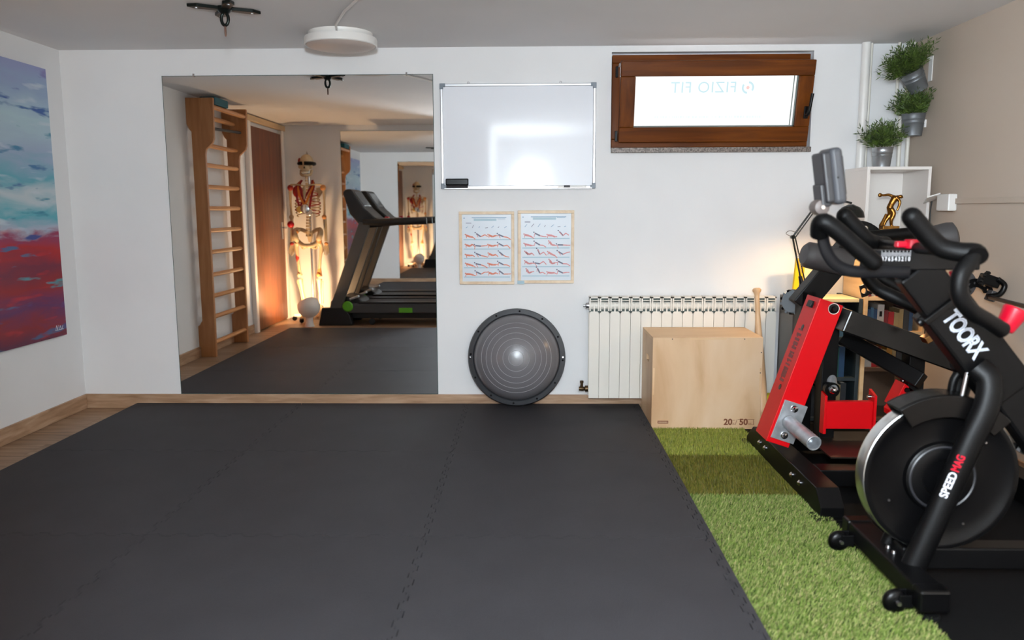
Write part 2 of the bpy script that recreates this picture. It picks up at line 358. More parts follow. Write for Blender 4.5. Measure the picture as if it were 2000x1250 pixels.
# ------------------------------------------------------------------ painting on the left wall
def paint_mat():
    m = bpy.data.materials.new('abstract_paint'); m.use_nodes = True; nt = m.node_tree; b = nt.nodes['Principled BSDF']
    b.inputs['Roughness'].default_value = .5
    tc = nt.nodes.new('ShaderNodeTexCoord'); mp = nt.nodes.new('ShaderNodeMapping'); mp.inputs['Scale'].default_value = (1, 1.6, 6)
    nt.links.new(tc.outputs['Object'], mp.inputs[0])
    n = nt.nodes.new('ShaderNodeTexNoise'); n.inputs['Scale'].default_value = 1.7; n.inputs['Detail'].default_value = 5; n.inputs['Distortion'].default_value = .5
    nt.links.new(mp.outputs[0], n.inputs['Vector'])
    sx = nt.nodes.new('ShaderNodeSeparateXYZ'); nt.links.new(tc.outputs['Object'], sx.inputs[0])
    hz = nt.nodes.new('ShaderNodeMath'); hz.operation = 'MULTIPLY_ADD'; hz.inputs[1].default_value = 1/1.48; hz.inputs[2].default_value = 0
    nt.links.new(sx.outputs[2], hz.inputs[0])
    n0 = nt.nodes.new('ShaderNodeMath'); n0.operation = 'MULTIPLY_ADD'; n0.inputs[1].default_value = .16; n0.inputs[2].default_value = -.08
    nt.links.new(n.outputs[0], n0.inputs[0])
    ad = nt.nodes.new('ShaderNodeMath'); nt.links.new(hz.outputs[0], ad.inputs[0]); nt.links.new(n0.outputs[0], ad.inputs[1])
    def ramp(stops):
        r = nt.nodes.new('ShaderNodeValToRGB'); e = r.color_ramp.elements
        e[0].position, e[0].color = stops[0][0], stops[0][1]; e[1].position, e[1].color = stops[-1][0], stops[-1][1]
        for p, c in stops[1:-1]: x = e.new(p); x.color = c
        return r
    # ground colour, from the bottom edge upwards
    g = ramp([(0, srgb(92, 18, 58)), (.06, srgb(140, 8, 26)), (.12, srgb(96, 32, 92)), (.2, srgb(152, 4, 18)), (.27, srgb(118, 20, 56)), (.335, srgb(180, 2, 14)),
              (.385, srgb(150, 40, 84)), (.41, srgb(176, 186, 204)), (.46, srgb(88, 176, 192)), (.53, srgb(196, 208, 214)), (.60, srgb(96, 172, 190)), (.68, srgb(160, 178, 204)), (.80, srgb(176, 204, 214)), (.92, srgb(150, 172, 204)), (1, srgb(150, 156, 200))])
    nt.links.new(ad.outputs[0], g.inputs[0])
    # strokes: blue / teal dabs above, teal / purple ones below
    mp2 = nt.nodes.new('ShaderNodeMapping'); mp2.inputs['Scale'].default_value = (1, 2.2, 11); nt.links.new(tc.outputs['Object'], mp2.inputs[0])
    n2 = nt.nodes.new('ShaderNodeTexNoise'); n2.inputs['Scale'].default_value = 1.5; n2.inputs['Detail'].default_value = 3; nt.links.new(mp2.outputs[0], n2.inputs['Vector'])
    mk = ramp([(.585, (0, 0, 0, 1)), (.66, (1, 1, 1, 1))]); nt.links.new(n2.outputs[0], mk.inputs[0])
    sc = ramp([(0, srgb(64, 96, 128)), (.12, srgb(96, 52, 128)), (.22, srgb(84, 150, 156)), (.36, srgb(70, 66, 140)), (.42, srgb(46, 78, 148)), (.48, srgb(40, 148, 164)), (.6, srgb(66, 96, 164)), (.75, srgb(52, 146, 168)), (.86, srgb(50, 86, 160)), (1, srgb(140, 136, 188))])
    nt.links.new(ad.outputs[0], sc.inputs[0])
    mx = nt.nodes.new('ShaderNodeMix'); mx.data_type = 'RGBA'
    nt.links.new(mk.outputs[0], mx.inputs[0]); nt.links.new(g.outputs[0], mx.inputs[6]); nt.links.new(sc.outputs[0], mx.inputs[7])
    mp3 = nt.nodes.new('ShaderNodeMapping'); mp3.inputs['Scale'].default_value = (1, 2.8, 15); mp3.inputs['Location'].default_value = (3, 1, 2); nt.links.new(tc.outputs['Object'], mp3.inputs[0])
    n3 = nt.nodes.new('ShaderNodeTexNoise'); n3.inputs['Scale'].default_value = 1.3; nt.links.new(mp3.outputs[0], n3.inputs['Vector'])
    mk3 = ramp([(.6, (0, 0, 0, 1)), (.72, (.8, .8, .8, 1))]); nt.links.new(n3.outputs[0], mk3.inputs[0])
    s3 = ramp([(0, srgb(190, 30, 40)), (.38, srgb(196, 16, 30)), (.42, srgb(205, 215, 225)), (1, srgb(200, 212, 222))]); nt.links.new(ad.outputs[0], s3.inputs[0])
    m3 = nt.nodes.new('ShaderNodeMix'); m3.data_type = 'RGBA'
    nt.links.new(mk3.outputs[0], m3.inputs[0]); nt.links.new(mx.outputs[2], m3.inputs[6]); nt.links.new(s3.outputs[0], m3.inputs[7])
    nt.links.new(m3.outputs[2], b.inputs['Base Color'])
    bp = nt.nodes.new('ShaderNodeBump'); bp.inputs['Strength'].default_value = .25; nt.links.new(n.outputs[0], bp.inputs['Height']); nt.links.new(bp.outputs[0], b.inputs['Normal'])
    return m
XP = XL+.001
pt = thing('abstract_painting', (XP, -.68, .4794), 'tall abstract painting, pale blue strokes above dark red and purple ones', 'painting')
cv = obj('canvas', B().box((XP, -1.18, .4794), (XL+.022, -.18, 1.9606)), paint_mat(), pt)
sg = B()
zz = .515
for (y0, z0, y1, z1) in [(-.285, .0, -.275, .03), (-.275, .03, -.268, .0), (-.268, .0, -.258, .03), (-.25, .004, -.24, .026), (-.24, .026, -.232, .002), (-.226, .004, -.214, .022), (-.29, .002, -.21, .002)]:
    sg.beam((XL+.0225, y0, zz+z0), (XL+.0225, y1, zz+z1), .003, .001, (0, 0, 1))
obj('signature', sg, mat('white_paint_stroke', srgb(214, 214, 222), .5), cv)

# ------------------------------------------------------------------ foam puzzle mats
def mat_foam():
    m = mat('charcoal_eva_foam', srgb(61, 60, 63), .6, vary=.10, vscale=5, bump=.3, bscale=260, spec=.12)
    return m
EVA = mat_foam()
MX = [-2.3555, -1.3555, -.3555, .6445]; MY = [-.0145, -.969, -1.969, -3.09]; MT = .034; G = .0014
def teeth(a, b_, n=20, amp=.011):
    """points (t, offset) of the interlocking edge between a and b"""
    out = []; st = (b_-a)/n; s = 1
    for k in range(n):
        t0 = a+st*k; t1 = t0+st; d = st*.12*(1 if st else 0)
        out += [(t0+d*1.2, s*amp*.0), (t0-d*.2+d*1.0, s*amp), (t1-d*.8, s*amp), (t1-d*1.2, 0)]; s = -s
    return out
SEAMX = {x: teeth(MY[0], MY[-1], 62) for x in MX[1:]}
SEAMY = {y: teeth(MX[0], MX[-1], 60) for y in MY[1:-1]}
def tile(i, j):
    x0, x1, y1, y0 = MX[i], MX[i+1], MY[j], MY[j+1]; p = []
    # lower edge, left to right
    p.append((x0+G, y0+G))
    if j < 2: p += [(t, y0+o+G) for t, o in SEAMY[y0] if x0+.02 < t < x1-.02]
    p.append((x1-G, y0+G))
    p += [(x1+o-G, t) for t, o in reversed(SEAMX[x1]) if y0+.02 < t < y1-.02]
    p.append((x1-G, y1-G))
    if j > 0: p += [(t, y1+o-G) for t, o in reversed(SEAMY[y1]) if x0+.02 < t < x1-.02]
    p.append((x0+G, y1-G))
    if i > 0: p += [(x0+o+G, t) for t, o in SEAMX[x0] if y0+.02 < t < y1-.02]
    return p
names = [['leftmost', 'middle', 'rightmost'], ['back row under the mirror', 'second row', 'front row nearest the viewer']]
for j in range(3):
    for i in range(3):
        nm = ['left tile', 'middle tile', 'right tile'][i]; rw = ['back row along the mirror wall', 'middle row', 'front row nearest the viewer'][j]
        tag(obj('foam_mat_tile', B().prism(tile(i, j), (0, 0, 0), (1, 0, 0), (0, 1, 0), (0, 0, 1), MT), EVA, origin=((MX[i]+MX[i+1])/2, (MY[j]+MY[j+1])/2, 0)),
            f'charcoal foam puzzle mat, {nm} of the {rw}', 'mat', 'foam puzzle mats')
for j in range(3):
    y1, y0 = MY[j], MY[j+1]; x = MX[3]
    p = [(x+G, y0+.001)]+[(.669, y0+.001), (.669, y1-.001), (x+G, y1-.001)]+[(x+o+G, t) for t, o in SEAMX[x] if y0+.02 < t < y1-.02]
    tag(obj('foam_mat_border', B().prism(p, (0, 0, 0), (1, 0, 0), (0, 1, 0), (0, 0, 1), MT), EVA),
        f'narrow charcoal foam border strip beside the turf, {["end by the plywood box", "middle length", "end nearest the viewer"][j]}', 'mat', 'foam border strips')

# ------------------------------------------------------------------ artificial turf and rubber floor
TX0, TX1 = .671, 1.165
def grass_mat():
    m = bpy.data.materials.new('turf_blades'); m.use_nodes = True; nt = m.node_tree; b = nt.nodes['Principled BSDF']; b.inputs['Roughness'].default_value = .5
    a = nt.nodes.new('ShaderNodeVertexColor'); a.layer_name = 'tint'; nt.links.new(a.outputs[0], b.inputs['Base Color'])
    b.inputs['Transmission Weight'].default_value = 0; b.inputs['Specular IOR Level'].default_value = .3
    return m
GRASS = grass_mat()
turf = thing('artificial_turf', ((TX0+TX1)/2, -1.3, 0), 'strip of bright green artificial turf between the foam mats and the machines', 'turf')
def turf_piece(y0, y1, n, lean, cols, ln=.022):
    bk = obj('turf_backing', B().box((TX0, y0, 0), (TX1, y1, .008)), mat('turf_backing_green', srgb(70, 84, 34), .9, vary=.4, vscale=150), turf)
    x = rng.uniform(TX0, TX1, n); yy = rng.uniform(min(y0, y1), max(y0, y1), n)
    L = rng.uniform(.6, 1.15, n)*ln; az = rng.uniform(0, 2*np.pi, n); tl = rng.uniform(.0, .6, n)
    dx = np.cos(az)*tl*.6+lean[0]; dy = np.sin(az)*tl*.6+lean[1]; dz = np.ones(n); q = np.sqrt(dx*dx+dy*dy+dz*dz)
    tip = np.stack([x+dx/q*L, yy+dy/q*L, .006+dz/q*L], 1)
    wa = rng.uniform(0, np.pi, n); wd = rng.uniform(.0008, .0016, n)
    s = np.stack([np.cos(wa)*wd, np.sin(wa)*wd, np.zeros(n)], 1); base = np.stack([x, yy, np.full(n, .006)], 1)
    mid = base*.45+tip*.55+np.array([0, 0, .0015])
    vs = np.stack([base-s, base+s, mid+s*.9, mid-s*.9, tip], 1).reshape(-1, 3)-np.array(ORG[turf.name])
    k = np.arange(n)*5
    me = bpy.data.meshes.new('turf_blades')
    me.vertices.add(n*5); me.vertices.foreach_set('co', vs.ravel().astype(np.float32))
    loops = np.stack([k, k+1, k+2, k+3, k+3, k+2, k+4], 1).ravel()
    me.loops.add(n*7); me.loops.foreach_set('vertex_index', loops.astype(np.int32))
    st = np.stack([np.arange(n)*7, np.arange(n)*7+4], 1).ravel(); 
    me.polygons.add(n*2); me.polygons.foreach_set('loop_start', st.astype(np.int32))
    me.update(calc_edges=True); me.validate()
    c = np.array([srgb(*cc)[:3] for cc in cols]); pick = rng.integers(0, len(cols), n); cc = c[pick]*rng.uniform(.75, 1.2, (n, 1))
    at = me.color_attributes.new('tint', 'FLOAT_COLOR', 'POINT'); cv4 = np.ones((n, 5, 4), np.float32); cv4[:, :, :3] = cc[:, None, :]
    at.data.foreach_set('color', cv4.ravel())
    me.materials.append(GRASS); o = bpy.data.objects.new('turf_blades', me); COL.objects.link(o); o.parent = bk; o['kind'] = 'stuff'; ORG[o.name] = ORG[turf.name]
bright = [(146, 164, 84), (124, 146, 66), (166, 178, 106), (186, 178, 122), (104, 130, 56)]
dark = [(98, 96, 24), (84, 86, 18), (114, 106, 36), (104, 90, 34), (72, 76, 14)]  # shadow band across the turf, painted into the blade colours
gold = [(146, 152, 56), (128, 138, 48), (158, 156, 70), (140, 136, 66), (112, 124, 42)]  # warm desk lamp light painted into these blade colours
turf_piece(-.02, -.962, 24000, (.1, .55), gold)
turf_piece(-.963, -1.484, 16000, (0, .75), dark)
turf_piece(-1.485, -3.1, 56000, (.15, -.45), bright)
tag(obj('rubber_floor_mat', B().box((TX1, -3.6, 0), (XR-.014, -.36, .010)), RUBBER, bevel=.002), 'black rubber floor mat under the bike and the red and black machine', 'mat')
# ------------------------------------------------------------------ whiteboard
wb = thing('whiteboard', (-.05, 0, 1.3055), 'white dry-erase board with a thin aluminium frame on the front wall', 'whiteboard')
x0, x1, z0, z1 = -.4905, .3954, 1.3055, 1.8927
ALU = mat('anodised_aluminium', srgb(214, 216, 220), .3, .9)
obj('board', B().box((x0+.008, -.012, z0+.008), (x1-.008, -.001, z1-.008)), mat('whiteboard_enamel', srgb(238, 241, 247), .07, spec=.5, bump=.008, bscale=10), wb)
obj('frame_rail', B().box((x0+.02, -.019, z1-.016), (x1-.02, -.001, z1)), ALU, wb, bevel=.004)
obj('frame_rail', B().box((x0+.02, -.019, z0), (x1-.02, -.001, z0+.016)), ALU, wb, bevel=.004)
obj('frame_rail', B().box((x0, -.019, z0+.02), (x0+.016, -.001, z1-.02)), ALU, wb, bevel=.004)
obj('frame_rail', B().box((x1-.016, -.019, z0+.02), (x1, -.001, z1-.02)), ALU, wb, bevel=.004)
for x, sx in ((x0, 1), (x1, -1)):
    for z, sz in ((z0, 1), (z1, -1)):
        p = [(-.002, -.002), (.03, -.002), (.03, .018), (.018, .018), (.018, .03), (-.002, .03)]
        obj('corner_cap', B().prism([(sx*a, sz*c) for a, c in p], (x, -.0005, z), (1, 0, 0), (0, 0, 1), (0, -1, 0), .021), mat('grey_corner_plastic', srgb(120, 130, 140), .4), wb, bevel=.002)
for x in (-.33, .195):
    obj('hanging_eye', B().tube([(x+.006*math.cos(a), -.004, z1+.006+.006*math.sin(a)) for a in np.linspace(0, 2*PI, 13)[:-1]], .0015, 6, closed=True), STEEL, wb, True)
obj('pen_tray', B().box((x0+.02, -.045, z0-.003), (x1-.02, -.019, z0+.002)), ALU, wb, bevel=.001)
er = thing('board_eraser', (-.40, -.032, z0+.003), 'black felt board eraser resting on the lower left edge of the whiteboard', 'eraser')
obj('grip', B().box((-.464, -.043, z0+.018), (-.332, -.020, z0+.056)), BLACKS, er, bevel=.006)
obj('felt', B().box((-.460, -.041, z0+.002), (-.336, -.020, z0+.018)), mat('dark_felt', srgb(50, 48, 50), .95), er, bevel=.002)
mk = thing('board_marker', (.27, -.03, z0+.003), 'slim white board marker with dark cap lying on the whiteboard tray', 'marker')
obj('barrel', B().cyl((.18, -.030, z0+.0085), (.345, -.030, z0+.0085), .0065), WPL, mk, True)
obj('cap', B().cyl((.215, -.0305, z0+.0085), (.25, -.0305, z0+.0085), .0075), DGREY, mk, True)

# ------------------------------------------------------------------ two framed exercise charts
PINE = wood('pale_pine_frame', srgb(214, 186, 152), srgb(226, 202, 170), srgb(234, 214, 186), .45, (4, 4, 4), 5)
PAPER = mat('chart_paper', srgb(214, 222, 230), .35, vary=.04, vscale=8)
INKS = {'o': mat('orange_print', srgb(222, 130, 104), .5), 'd': mat('slate_print', srgb(112, 112, 132), .5), 'b': mat('pale_blue_print', srgb(168, 196, 208), .5), 't': mat('blue_print', srgb(120, 156, 184), .5), 'r': mat('rose_print', srgb(216, 140, 140), .5)}
def chart(x0, x1, z0, z1, label, rose):
    t = thing('exercise_chart', ((x0+x1)/2, 0, z0), label, 'poster', 'framed exercise charts')
    fw = .017
    obj('frame_rail', B().box((x0, -.018, z1-fw), (x1, -.001, z1)), PINE, t, bevel=.002)
    obj('frame_rail', B().box((x0, -.018, z0), (x1, -.001, z0+fw)), PINE, t, bevel=.002)
    obj('frame_rail', B().box((x0, -.018, z0+fw), (x0+fw, -.001, z1-fw)), PINE, t, bevel=.002)
    obj('frame_rail', B().box((x1-fw, -.018, z0+fw), (x1, -.001, z1-fw)), PINE, t, bevel=.002)
    sh = obj('printed_sheet', B().box((x0+fw, -.009, z0+fw), (x1-fw, -.002, z1-fw)), PAPER, t)
    W_, H_ = x1-x0-2*fw, z1-z0-2*fw; ox, oz = x0+fw, z0+fw
    ink = {k: B() for k in INKS}
    dep = {'b': -.0092, 't': -.0094, 'd': -.0096, 'o': -.0095, 'r': -.0097}
    def seg(k, a, b_, wd): ink[k].beam((a[0], dep[k], a[1]), (b_[0], dep[k], b_[1]), .0003, wd)
    def rect(k, u0, v0, u1, v1): ink[k].box((ox+u0*W_, dep[k], oz+v0*H_), (ox+u1*W_, dep[k]+.0004, oz+v1*H_))
    rect('t', .20, .945, .90, .955); rect('b', .24, .905, .70, .938); rect('t', .03, .94, .06, .952)
    rect('d', .08, .868, .19, .878); rect('t', .72, .93, .88, .936)
    R = random.Random(5 if rose else 9)
    for k in range(7): seg('d' if k % 2 else 't', (ox+(.08+.13*k)*W_, oz+.80*H_), (ox+(.10+.13*k+R.uniform(0, .04))*W_, oz+(.82+R.uniform(-.02, .03))*H_), .003)
    for r in range(5):
        v = .64-.14*r
        rect('b', .03, v-.022, .97, v-.006)
        for c, u in enumerate((.16, .38, .62, .84)):
            cx, cz = ox+u*W_, oz+(v+.03)*H_; big = c % 2
            main = 'd' if big else ('r' if rose else 'o'); sec = 'r' if rose else 'o'
            ln = .036 if big else .027; a = R.uniform(-.5, .7) if not rose else R.uniform(-1.2, .6)
            hip = V((cx, cz)); sho = hip+V((-math.cos(a), math.sin(abs(a))))*ln*.9; knee = hip+V((math.cos(R.uniform(-.6, .9)), R.uniform(-.4, .7)))*ln*.7; foot = knee+V((.8, R.uniform(-.9, .2)))*ln*.6
            seg(main, sho, hip, .011 if not big else .008); seg(sec, hip, knee, .009 if not big else .006); seg(sec, knee, foot, .005)
            hand = sho+V((R.uniform(-.3, .6), -.75))*ln*.8; seg(sec, sho, hand, .0035)
            hc = sho+V((-.35, .35))*ln*.45
            ink['d' if big else sec].lathe([(0, 0), (.0042, 0), (.0042, .0003), (0, .0003)], (hc.x, dep['d' if big else sec], hc.y), (0, -1, 0), 10)
    for k, b_ in ink.items():
        if b_.v:
            if k == 'b': obj('print_bands', b_, INKS[k], sh)['kind'] = 'stuff'
            else: obj('print_figures', b_, INKS[k], sh)['kind'] = 'stuff'
    return t
chart(-.392, -.071, .750, 1.174, 'pine framed exercise chart with orange figures, left one below the whiteboard', False)
c2 = chart(-.050, .277, .756, 1.179, 'pine framed exercise chart with rose figures, right one below the whiteboard', True)
obj('corner_sticker', B().box((-.053, -.0195, .752), (-.012, -.018, .772)), INKS['b'], c2)

# ------------------------------------------------------------------ balance dome leaning on the wall
bc = V((-.058, -.062, .325)); ang = math.asin(.088/.575)
ax = V((0, -math.cos(ang), math.sin(ang))); up = V((0, math.sin(ang), math.cos(ang)))     # axis out of the wall, disc 'up'
R0 = .287
bo = thing('balance_dome', (bc.x, bc.y, MT), 'grey half-ball balance trainer with black rim leaning against the wall', 'balance trainer')
BRIM = mat('black_rim_plastic', srgb(44, 46, 50), .38)
DOME = mat('grey_dome_vinyl', srgb(112, 110, 113), .27, spec=.6, bump=.02, bscale=8)
obj('platform', B().lathe([(0, -.045), (R0-.05, -.045), (R0-.01, -.035), (R0, -.02), (R0, -.004), (R0-.006, .006), (R0-.03, .010), (R0-.038, .004), (0, .004)], bc, ax, 72), BRIM, bo, True)
rd = R0-.036; hd_ = .175
obj('dome', B().lathe([(rd*math.cos(t), .002+hd_*math.sin(t)) for t in np.linspace(0, PI/2, 26)], bc, ax, 96), DOME, bo, True)
RING = mat('pale_grey_ridge', srgb(168, 166, 170), .35)
e1 = ax.orthogonal().normalized(); e2 = ax.cross(e1)
for fr in (.17, .30, .44, .57, .69, .80):
    t = math.acos(fr); rr = rd*fr; hh = .0025+hd_*math.sin(t)
    obj('ridge', B().tube([bc+ax*hh+(e1*math.cos(a)+e2*math.sin(a))*rr for a in np.linspace(0, 2*PI, 73)[:-1]], .0011, 6, closed=True), RING, bo, True)
for k in range(12):
    a = 2*PI*k/12+.19; p = bc+ax*.0065+(e1*math.cos(a)+e2*math.sin(a))*(R0-.017)
    obj('rim_screw', B().lathe([(0, .003), (.0055, .003), (.0065, 0), (.0065, -.004)], p, ax, 12), RUBBER, bo, True)
for s in (-1, 1):
    obj('strap_eyelet', B().lathe([(0, .006), (.004, .006), (.0075, .002), (.0075, -.004)], bc+V((s*(R0-.016), 0, 0))+ax*.0075, ax, 12), CHROME, bo, True)

# ------------------------------------------------------------------ radiator
RAD = mat('radiator_cream', srgb(232, 228, 218), .35)
RDK = mat('radiator_inner', srgb(150, 160, 156), .6)
rx, rz0, rz1, rp, yf = .362, .088, .684, .0597, -.100
ra = thing('radiator', (.9, -.06, rz0), 'cream aluminium column radiator below the window', 'radiator')
def rad_section():
    b = B(); hw = rp/2
    b.box((-hw+.0012, yf, rz0), (hw-.0012, yf+.006, rz0+.495))                 # flat front fin
    b.prism([(-hw+.0012, .495), (hw-.0012, .495), (hw-.010, .512), (-hw+.010, .512)], (0, yf, rz0), (1, 0, 0), (0, 0, 1), (0, 1, 0), .006)
    b.box((-.004, yf+.006, rz0+.02), (.004, yf+.075, rz0+.56))                  # web
    b.box((-.014, yf+.03, rz0+.02), (.014, yf+.05, rz0+.56))                    # water column
    b.box((-hw+.0012, yf+.075, rz0), (hw-.0012, yf+.08, rz0+.50))               # back fin
    b.lathe([(.0, -hw), (.024, -hw), (.024, hw), (0, hw)], (0, yf+.034, rz0+.543), (1, 0, 0), 18)   # top header
    b.lathe([(.0, -hw), (.024, -hw), (.024, hw), (0, hw)], (0, yf+.034, rz0+.04), (1, 0, 0), 18)
    b.box((-hw+.002, yf+.004, rz0+.515), (-hw+.010, yf+.012, rz1)); b.box((hw-.010, yf+.004, rz0+.515), (hw-.002, yf+.012, rz1))
    b.box((-hw+.002, yf+.004, rz1-.008), (hw-.002, yf+.075, rz1))               # top grille bar
    b.box((-hw+.010, yf+.004, rz0+.573), (hw-.010, yf+.01, rz0+.577))
    return b
obj('top_slot_shade', B().box((rx+.004, yf+.016, rz1-.026), (rx+18*rp-.004, yf+.072, rz1-.009)), mat('radiator_slot_shade', srgb(84, 96, 92), .7), ra)  # dark filler strips stand in for the shade inside the slots
obj('lower_slot_shade', B().box((rx+.004, yf+.018, rz0+.505), (rx+18*rp-.004, yf+.028, rz0+.522)), MATS['radiator_slot_shade'], ra)
s0 = None
for k in range(18):
    if s0 is None:
        bb = rad_section(); bb.v = [p+V((rx+rp*.5, 0, 0)) for p in bb.v]
        s0 = obj('radiator_section', bb, RAD, ra)
    else:
        o = s0.copy(); COL.objects.link(o); o.parent = ra; o.location = (rp*k, 0, 0)
obj('end_plug', B().lathe([(0, -.03), (.006, -.03), (.006, -.018), (.016, -.016), (.02, 0), (.02, .004)], (rx-.002, yf+.034, rz0+.543), (1, 0, 0), 14), STEEL, ra, True)
vl = obj('valve', B().lathe([(0, -.052), (.012, -.052), (.014, -.03), (.010, -.02), (.018, -.016), (.018, 0)], (rx-.001, yf+.034, rz0+.05), (1, 0, 0), 14), mat('dark_brass', srgb(92, 74, 54), .4, .9), ra, True)
obj('valve_stem', B().cyl((rx-.037, yf+.034, rz0+.05), (rx-.037, yf+.034, rz0+.085), .008).lathe([(0, .0), (.011, 0), (.011, .012), (0, .014)], (rx-.037, yf+.034, rz0+.085), (0, 0, 1), 12), mat('dark_brass', srgb(92, 74, 54), .4, .9), vl, True)
obj('supply_pipe', B().tube(smooth_path([(rx-.037, yf+.034, rz0+.05), (rx-.037, yf+.06, rz0+.05), (rx-.037, -.001, rz0+.05)]), .007), MATS['dark_brass'], ra, True)

# ------------------------------------------------------------------ plywood jump box
PLY = wood('birch_plywood', srgb(194, 150, 106), srgb(220, 184, 144), srgb(230, 200, 166), .5, (2.4, 2.4, .8), 2.0)
PLYT = wood('birch_plywood_top', srgb(206, 164, 116), srgb(222, 184, 138), srgb(232, 198, 156), .5, (.6, 3, 3), 2.2)
px0, px1, py0, py1, pz0, pz1 = .672, 1.253, -.485, -.105, .012, .510
th = .018
bx = thing('jump_box', ((px0+px1)/2, (py0+py1)/2, pz0), 'birch plywood jump box standing in front of the radiator', 'box')
fp = obj('front_panel', B().box((px0, py0, pz0), (px1, py0+th, pz1-.0005)), PLY, bx, bevel=.0015)
obj('back_panel', B().box((px0, py1-th, pz0), (px1, py1, pz1-.0005)), PLY, bx)
obj('top_panel', B().box((px0+.0005, py0+th, pz1-th), (px1-.0005, py1-th, pz1)), PLYT, bx)
obj('bottom_panel', B().box((px0+th, py0+th, pz0), (px1-th, py1-th, pz0+th)), PLY, bx)
# side panels with a hand hole
def side(x, sgn):
    yc, zc, hw, hh = (py0+py1)/2-.02, pz0+.36, .045, .018
    b = B(); y_0, y_1, z_0, z_1 = py0+th, py1-th, pz0, pz1-th
    b.box((x, y_0, z_0), (x+sgn*th, y_1, zc-hh)); b.box((x, y_0, zc+hh), (x+sgn*th, y_1, z_1)); b.box((x, y_0, zc-hh), (x+sgn*th, yc-hw, zc+hh)); b.box((x, yc+hw, zc-hh), (x+sgn*th, y_1, zc+hh))
    obj('side_panel', b, PLY, bx)
side(px0, 1); side(px1, -1)
BURN = mat('burnt_brown_print', srgb(120, 66, 36), .6)
def on_front(b, x, z): return place(b, (x, py0-.0003, z), (1, 0, 0), (0, 0, 1), (0, -1, 0))
obj('lettering', on_front(text_mesh('20', .046, .0003, bold=.0016), 1.082, .050), BURN, fp)
obj('lettering', on_front(text_mesh('50', .046, .0003, bold=.0016), 1.165, .050), BURN, fp)
ms = B(); yb_ = py0-.0004
ms.beam((1.121, yb_, .036), (1.131, yb_, .066), .0005, .0022)
for a, c in (((1.105, .037), (1.12, .037)), ((1.189, .037), (1.222, .037)), ((1.135, .065), (1.222, .065)), ((1.1, .062), (1.12, .062))): ms.beam((a[0], yb_, a[1]), (c[0], yb_, c[1]), .0005, .0016)
ms.beam((1.218, yb_, .038), (1.218, yb_, .064), .0005, .0022)
for x in (1.108, 1.114, 1.192, 1.198, 1.205): ms.beam((x, yb_, .040), (x, yb_, .047), .0005, .002)
obj('size_mark', ms, BURN, fp)['kind'] = 'stuff'
lb = obj('maker_plate', B().box((.706, py0-.0006, .042), (.763, py0, .057)), BURN, fp)
ml = B(); xx = .711
while xx < .756: ml.box((xx, py0-.0010, .0465), (xx+.0035, py0-.0006, .0525)); xx += .0055
obj('maker_lettering', ml, mat('pale_wood_print', srgb(222, 190, 150), .6), lb)['kind'] = 'stuff'
for z0_, z1_ in ((.20, .345),):
    for x in (px0+.008, px1-.008): obj('joint_tab', B().box((x-.004, py0-.0006, z0_), (x+.004, py0+.002, z1_)), PLYT, fp)
for z in (pz0+.004, pz1-.007): obj('joint_tab', B().box((.87, py0-.0006, z-.004), (1.06, py0+.002, z+.004)), PLYT, fp)
for p in ((.775, .502), (1.155, .502), (1.245, .43), (1.244, .32)): obj('screw_head', B().lathe([(0, .0008), (.003, .0008), (.003, 0)], (p[0], py0, p[1]), (0, -1, 0), 10), DGREY, fp)

# ------------------------------------------------------------------ baseball bat leaning by the box
BATW = wood('pale_ash', srgb(206, 164, 122), srgb(220, 182, 140), srgb(230, 198, 160), .4, (3, 3, .5), 3)
bt = thing('baseball_bat', (1.305, -.20, .012), 'pale wooden baseball bat standing knob up between box and radiator', 'bat')
b0 = V((1.318, -.30, .014)); b1 = W(1478, 563, -.125); da = b1-b0; Lb = da.length
obj('barrel', B().lathe([(0, 0), (.022, 0), (.031, .012), (.033, .06), (.0325, .2), (.027, .36), (.018, .5), (.0135, .6), (.0125, .98*Lb-.02)], b0, da, 24), BATW, bt, True)
obj('knob', B().lathe([(.0125, Lb*.98-.03), (.016, Lb-.026), (.0235, Lb-.018), (.0245, Lb-.008), (.018, Lb), (0, Lb)], b0, da, 24), BATW, bt, True)
yb0 = thing('yellow_block', (1.385, -.17, .012), 'yellow foam block with a black diagonal stripe standing beside the baseball bat', 'block')
ybm = obj('body', B().box((1.36, -.22, .010), (1.425, -.15, .135)), mat('yellow_foam', srgb(232, 214, 26), .6), yb0, bevel=.004)
obj('stripe', B().beam((1.383, -.2207, .012), (1.402, -.2207, .132), .001, .007, (0, 1, 0)), BLACKS, ybm)

# ------------------------------------------------------------------ ceiling lamp, cable and suspension hook
lc = V((-.965, -.375, H))
la = thing('ceiling_lamp', (lc.x, lc.y, H-.085), 'round white ceiling lamp, switched off', 'lamp')
obj('back_plate', B().lathe([(0, 0), (.165, 0), (.165, -.012), (.15, -.03), (0, -.03)], lc, n=48), WPL, la, True)
obj('rim', B().lathe([(.15, -.022), (.185, -.026), (.188, -.036), (.188, -.062), (.182, -.066), (.178, -.06), (.178, -.03)], lc, n=56), WPL, la, True)
obj('diffuser', B().lathe([(.179, -.056), (.176, -.064), (.16, -.072), (.1, -.078), (0, -.08)], lc, n=56), mat('opal_diffuser', srgb(206, 190, 180), .4), la, True)
tag(obj('lamp_cable', B().tube([(-.948, -.53, H-.02), (-.935, -.60, H-.0075), (-.83, -.87, H-.0075), (-.695, -1.13, H-.0075), (-.2, -2.1, H-.0075)], .006, 8), WPL, smooth=True), 'white cable running along the ceiling from the round lamp', 'cable')
hc = V((-1.362, -.93, H))
hk = thing('ceiling_hook', (hc.x, hc.y, H-.12), 'black star-shaped suspension mount with carabiner on the ceiling', 'hook')
BM = mat('black_steel', srgb(36, 42, 40), .3, .7)
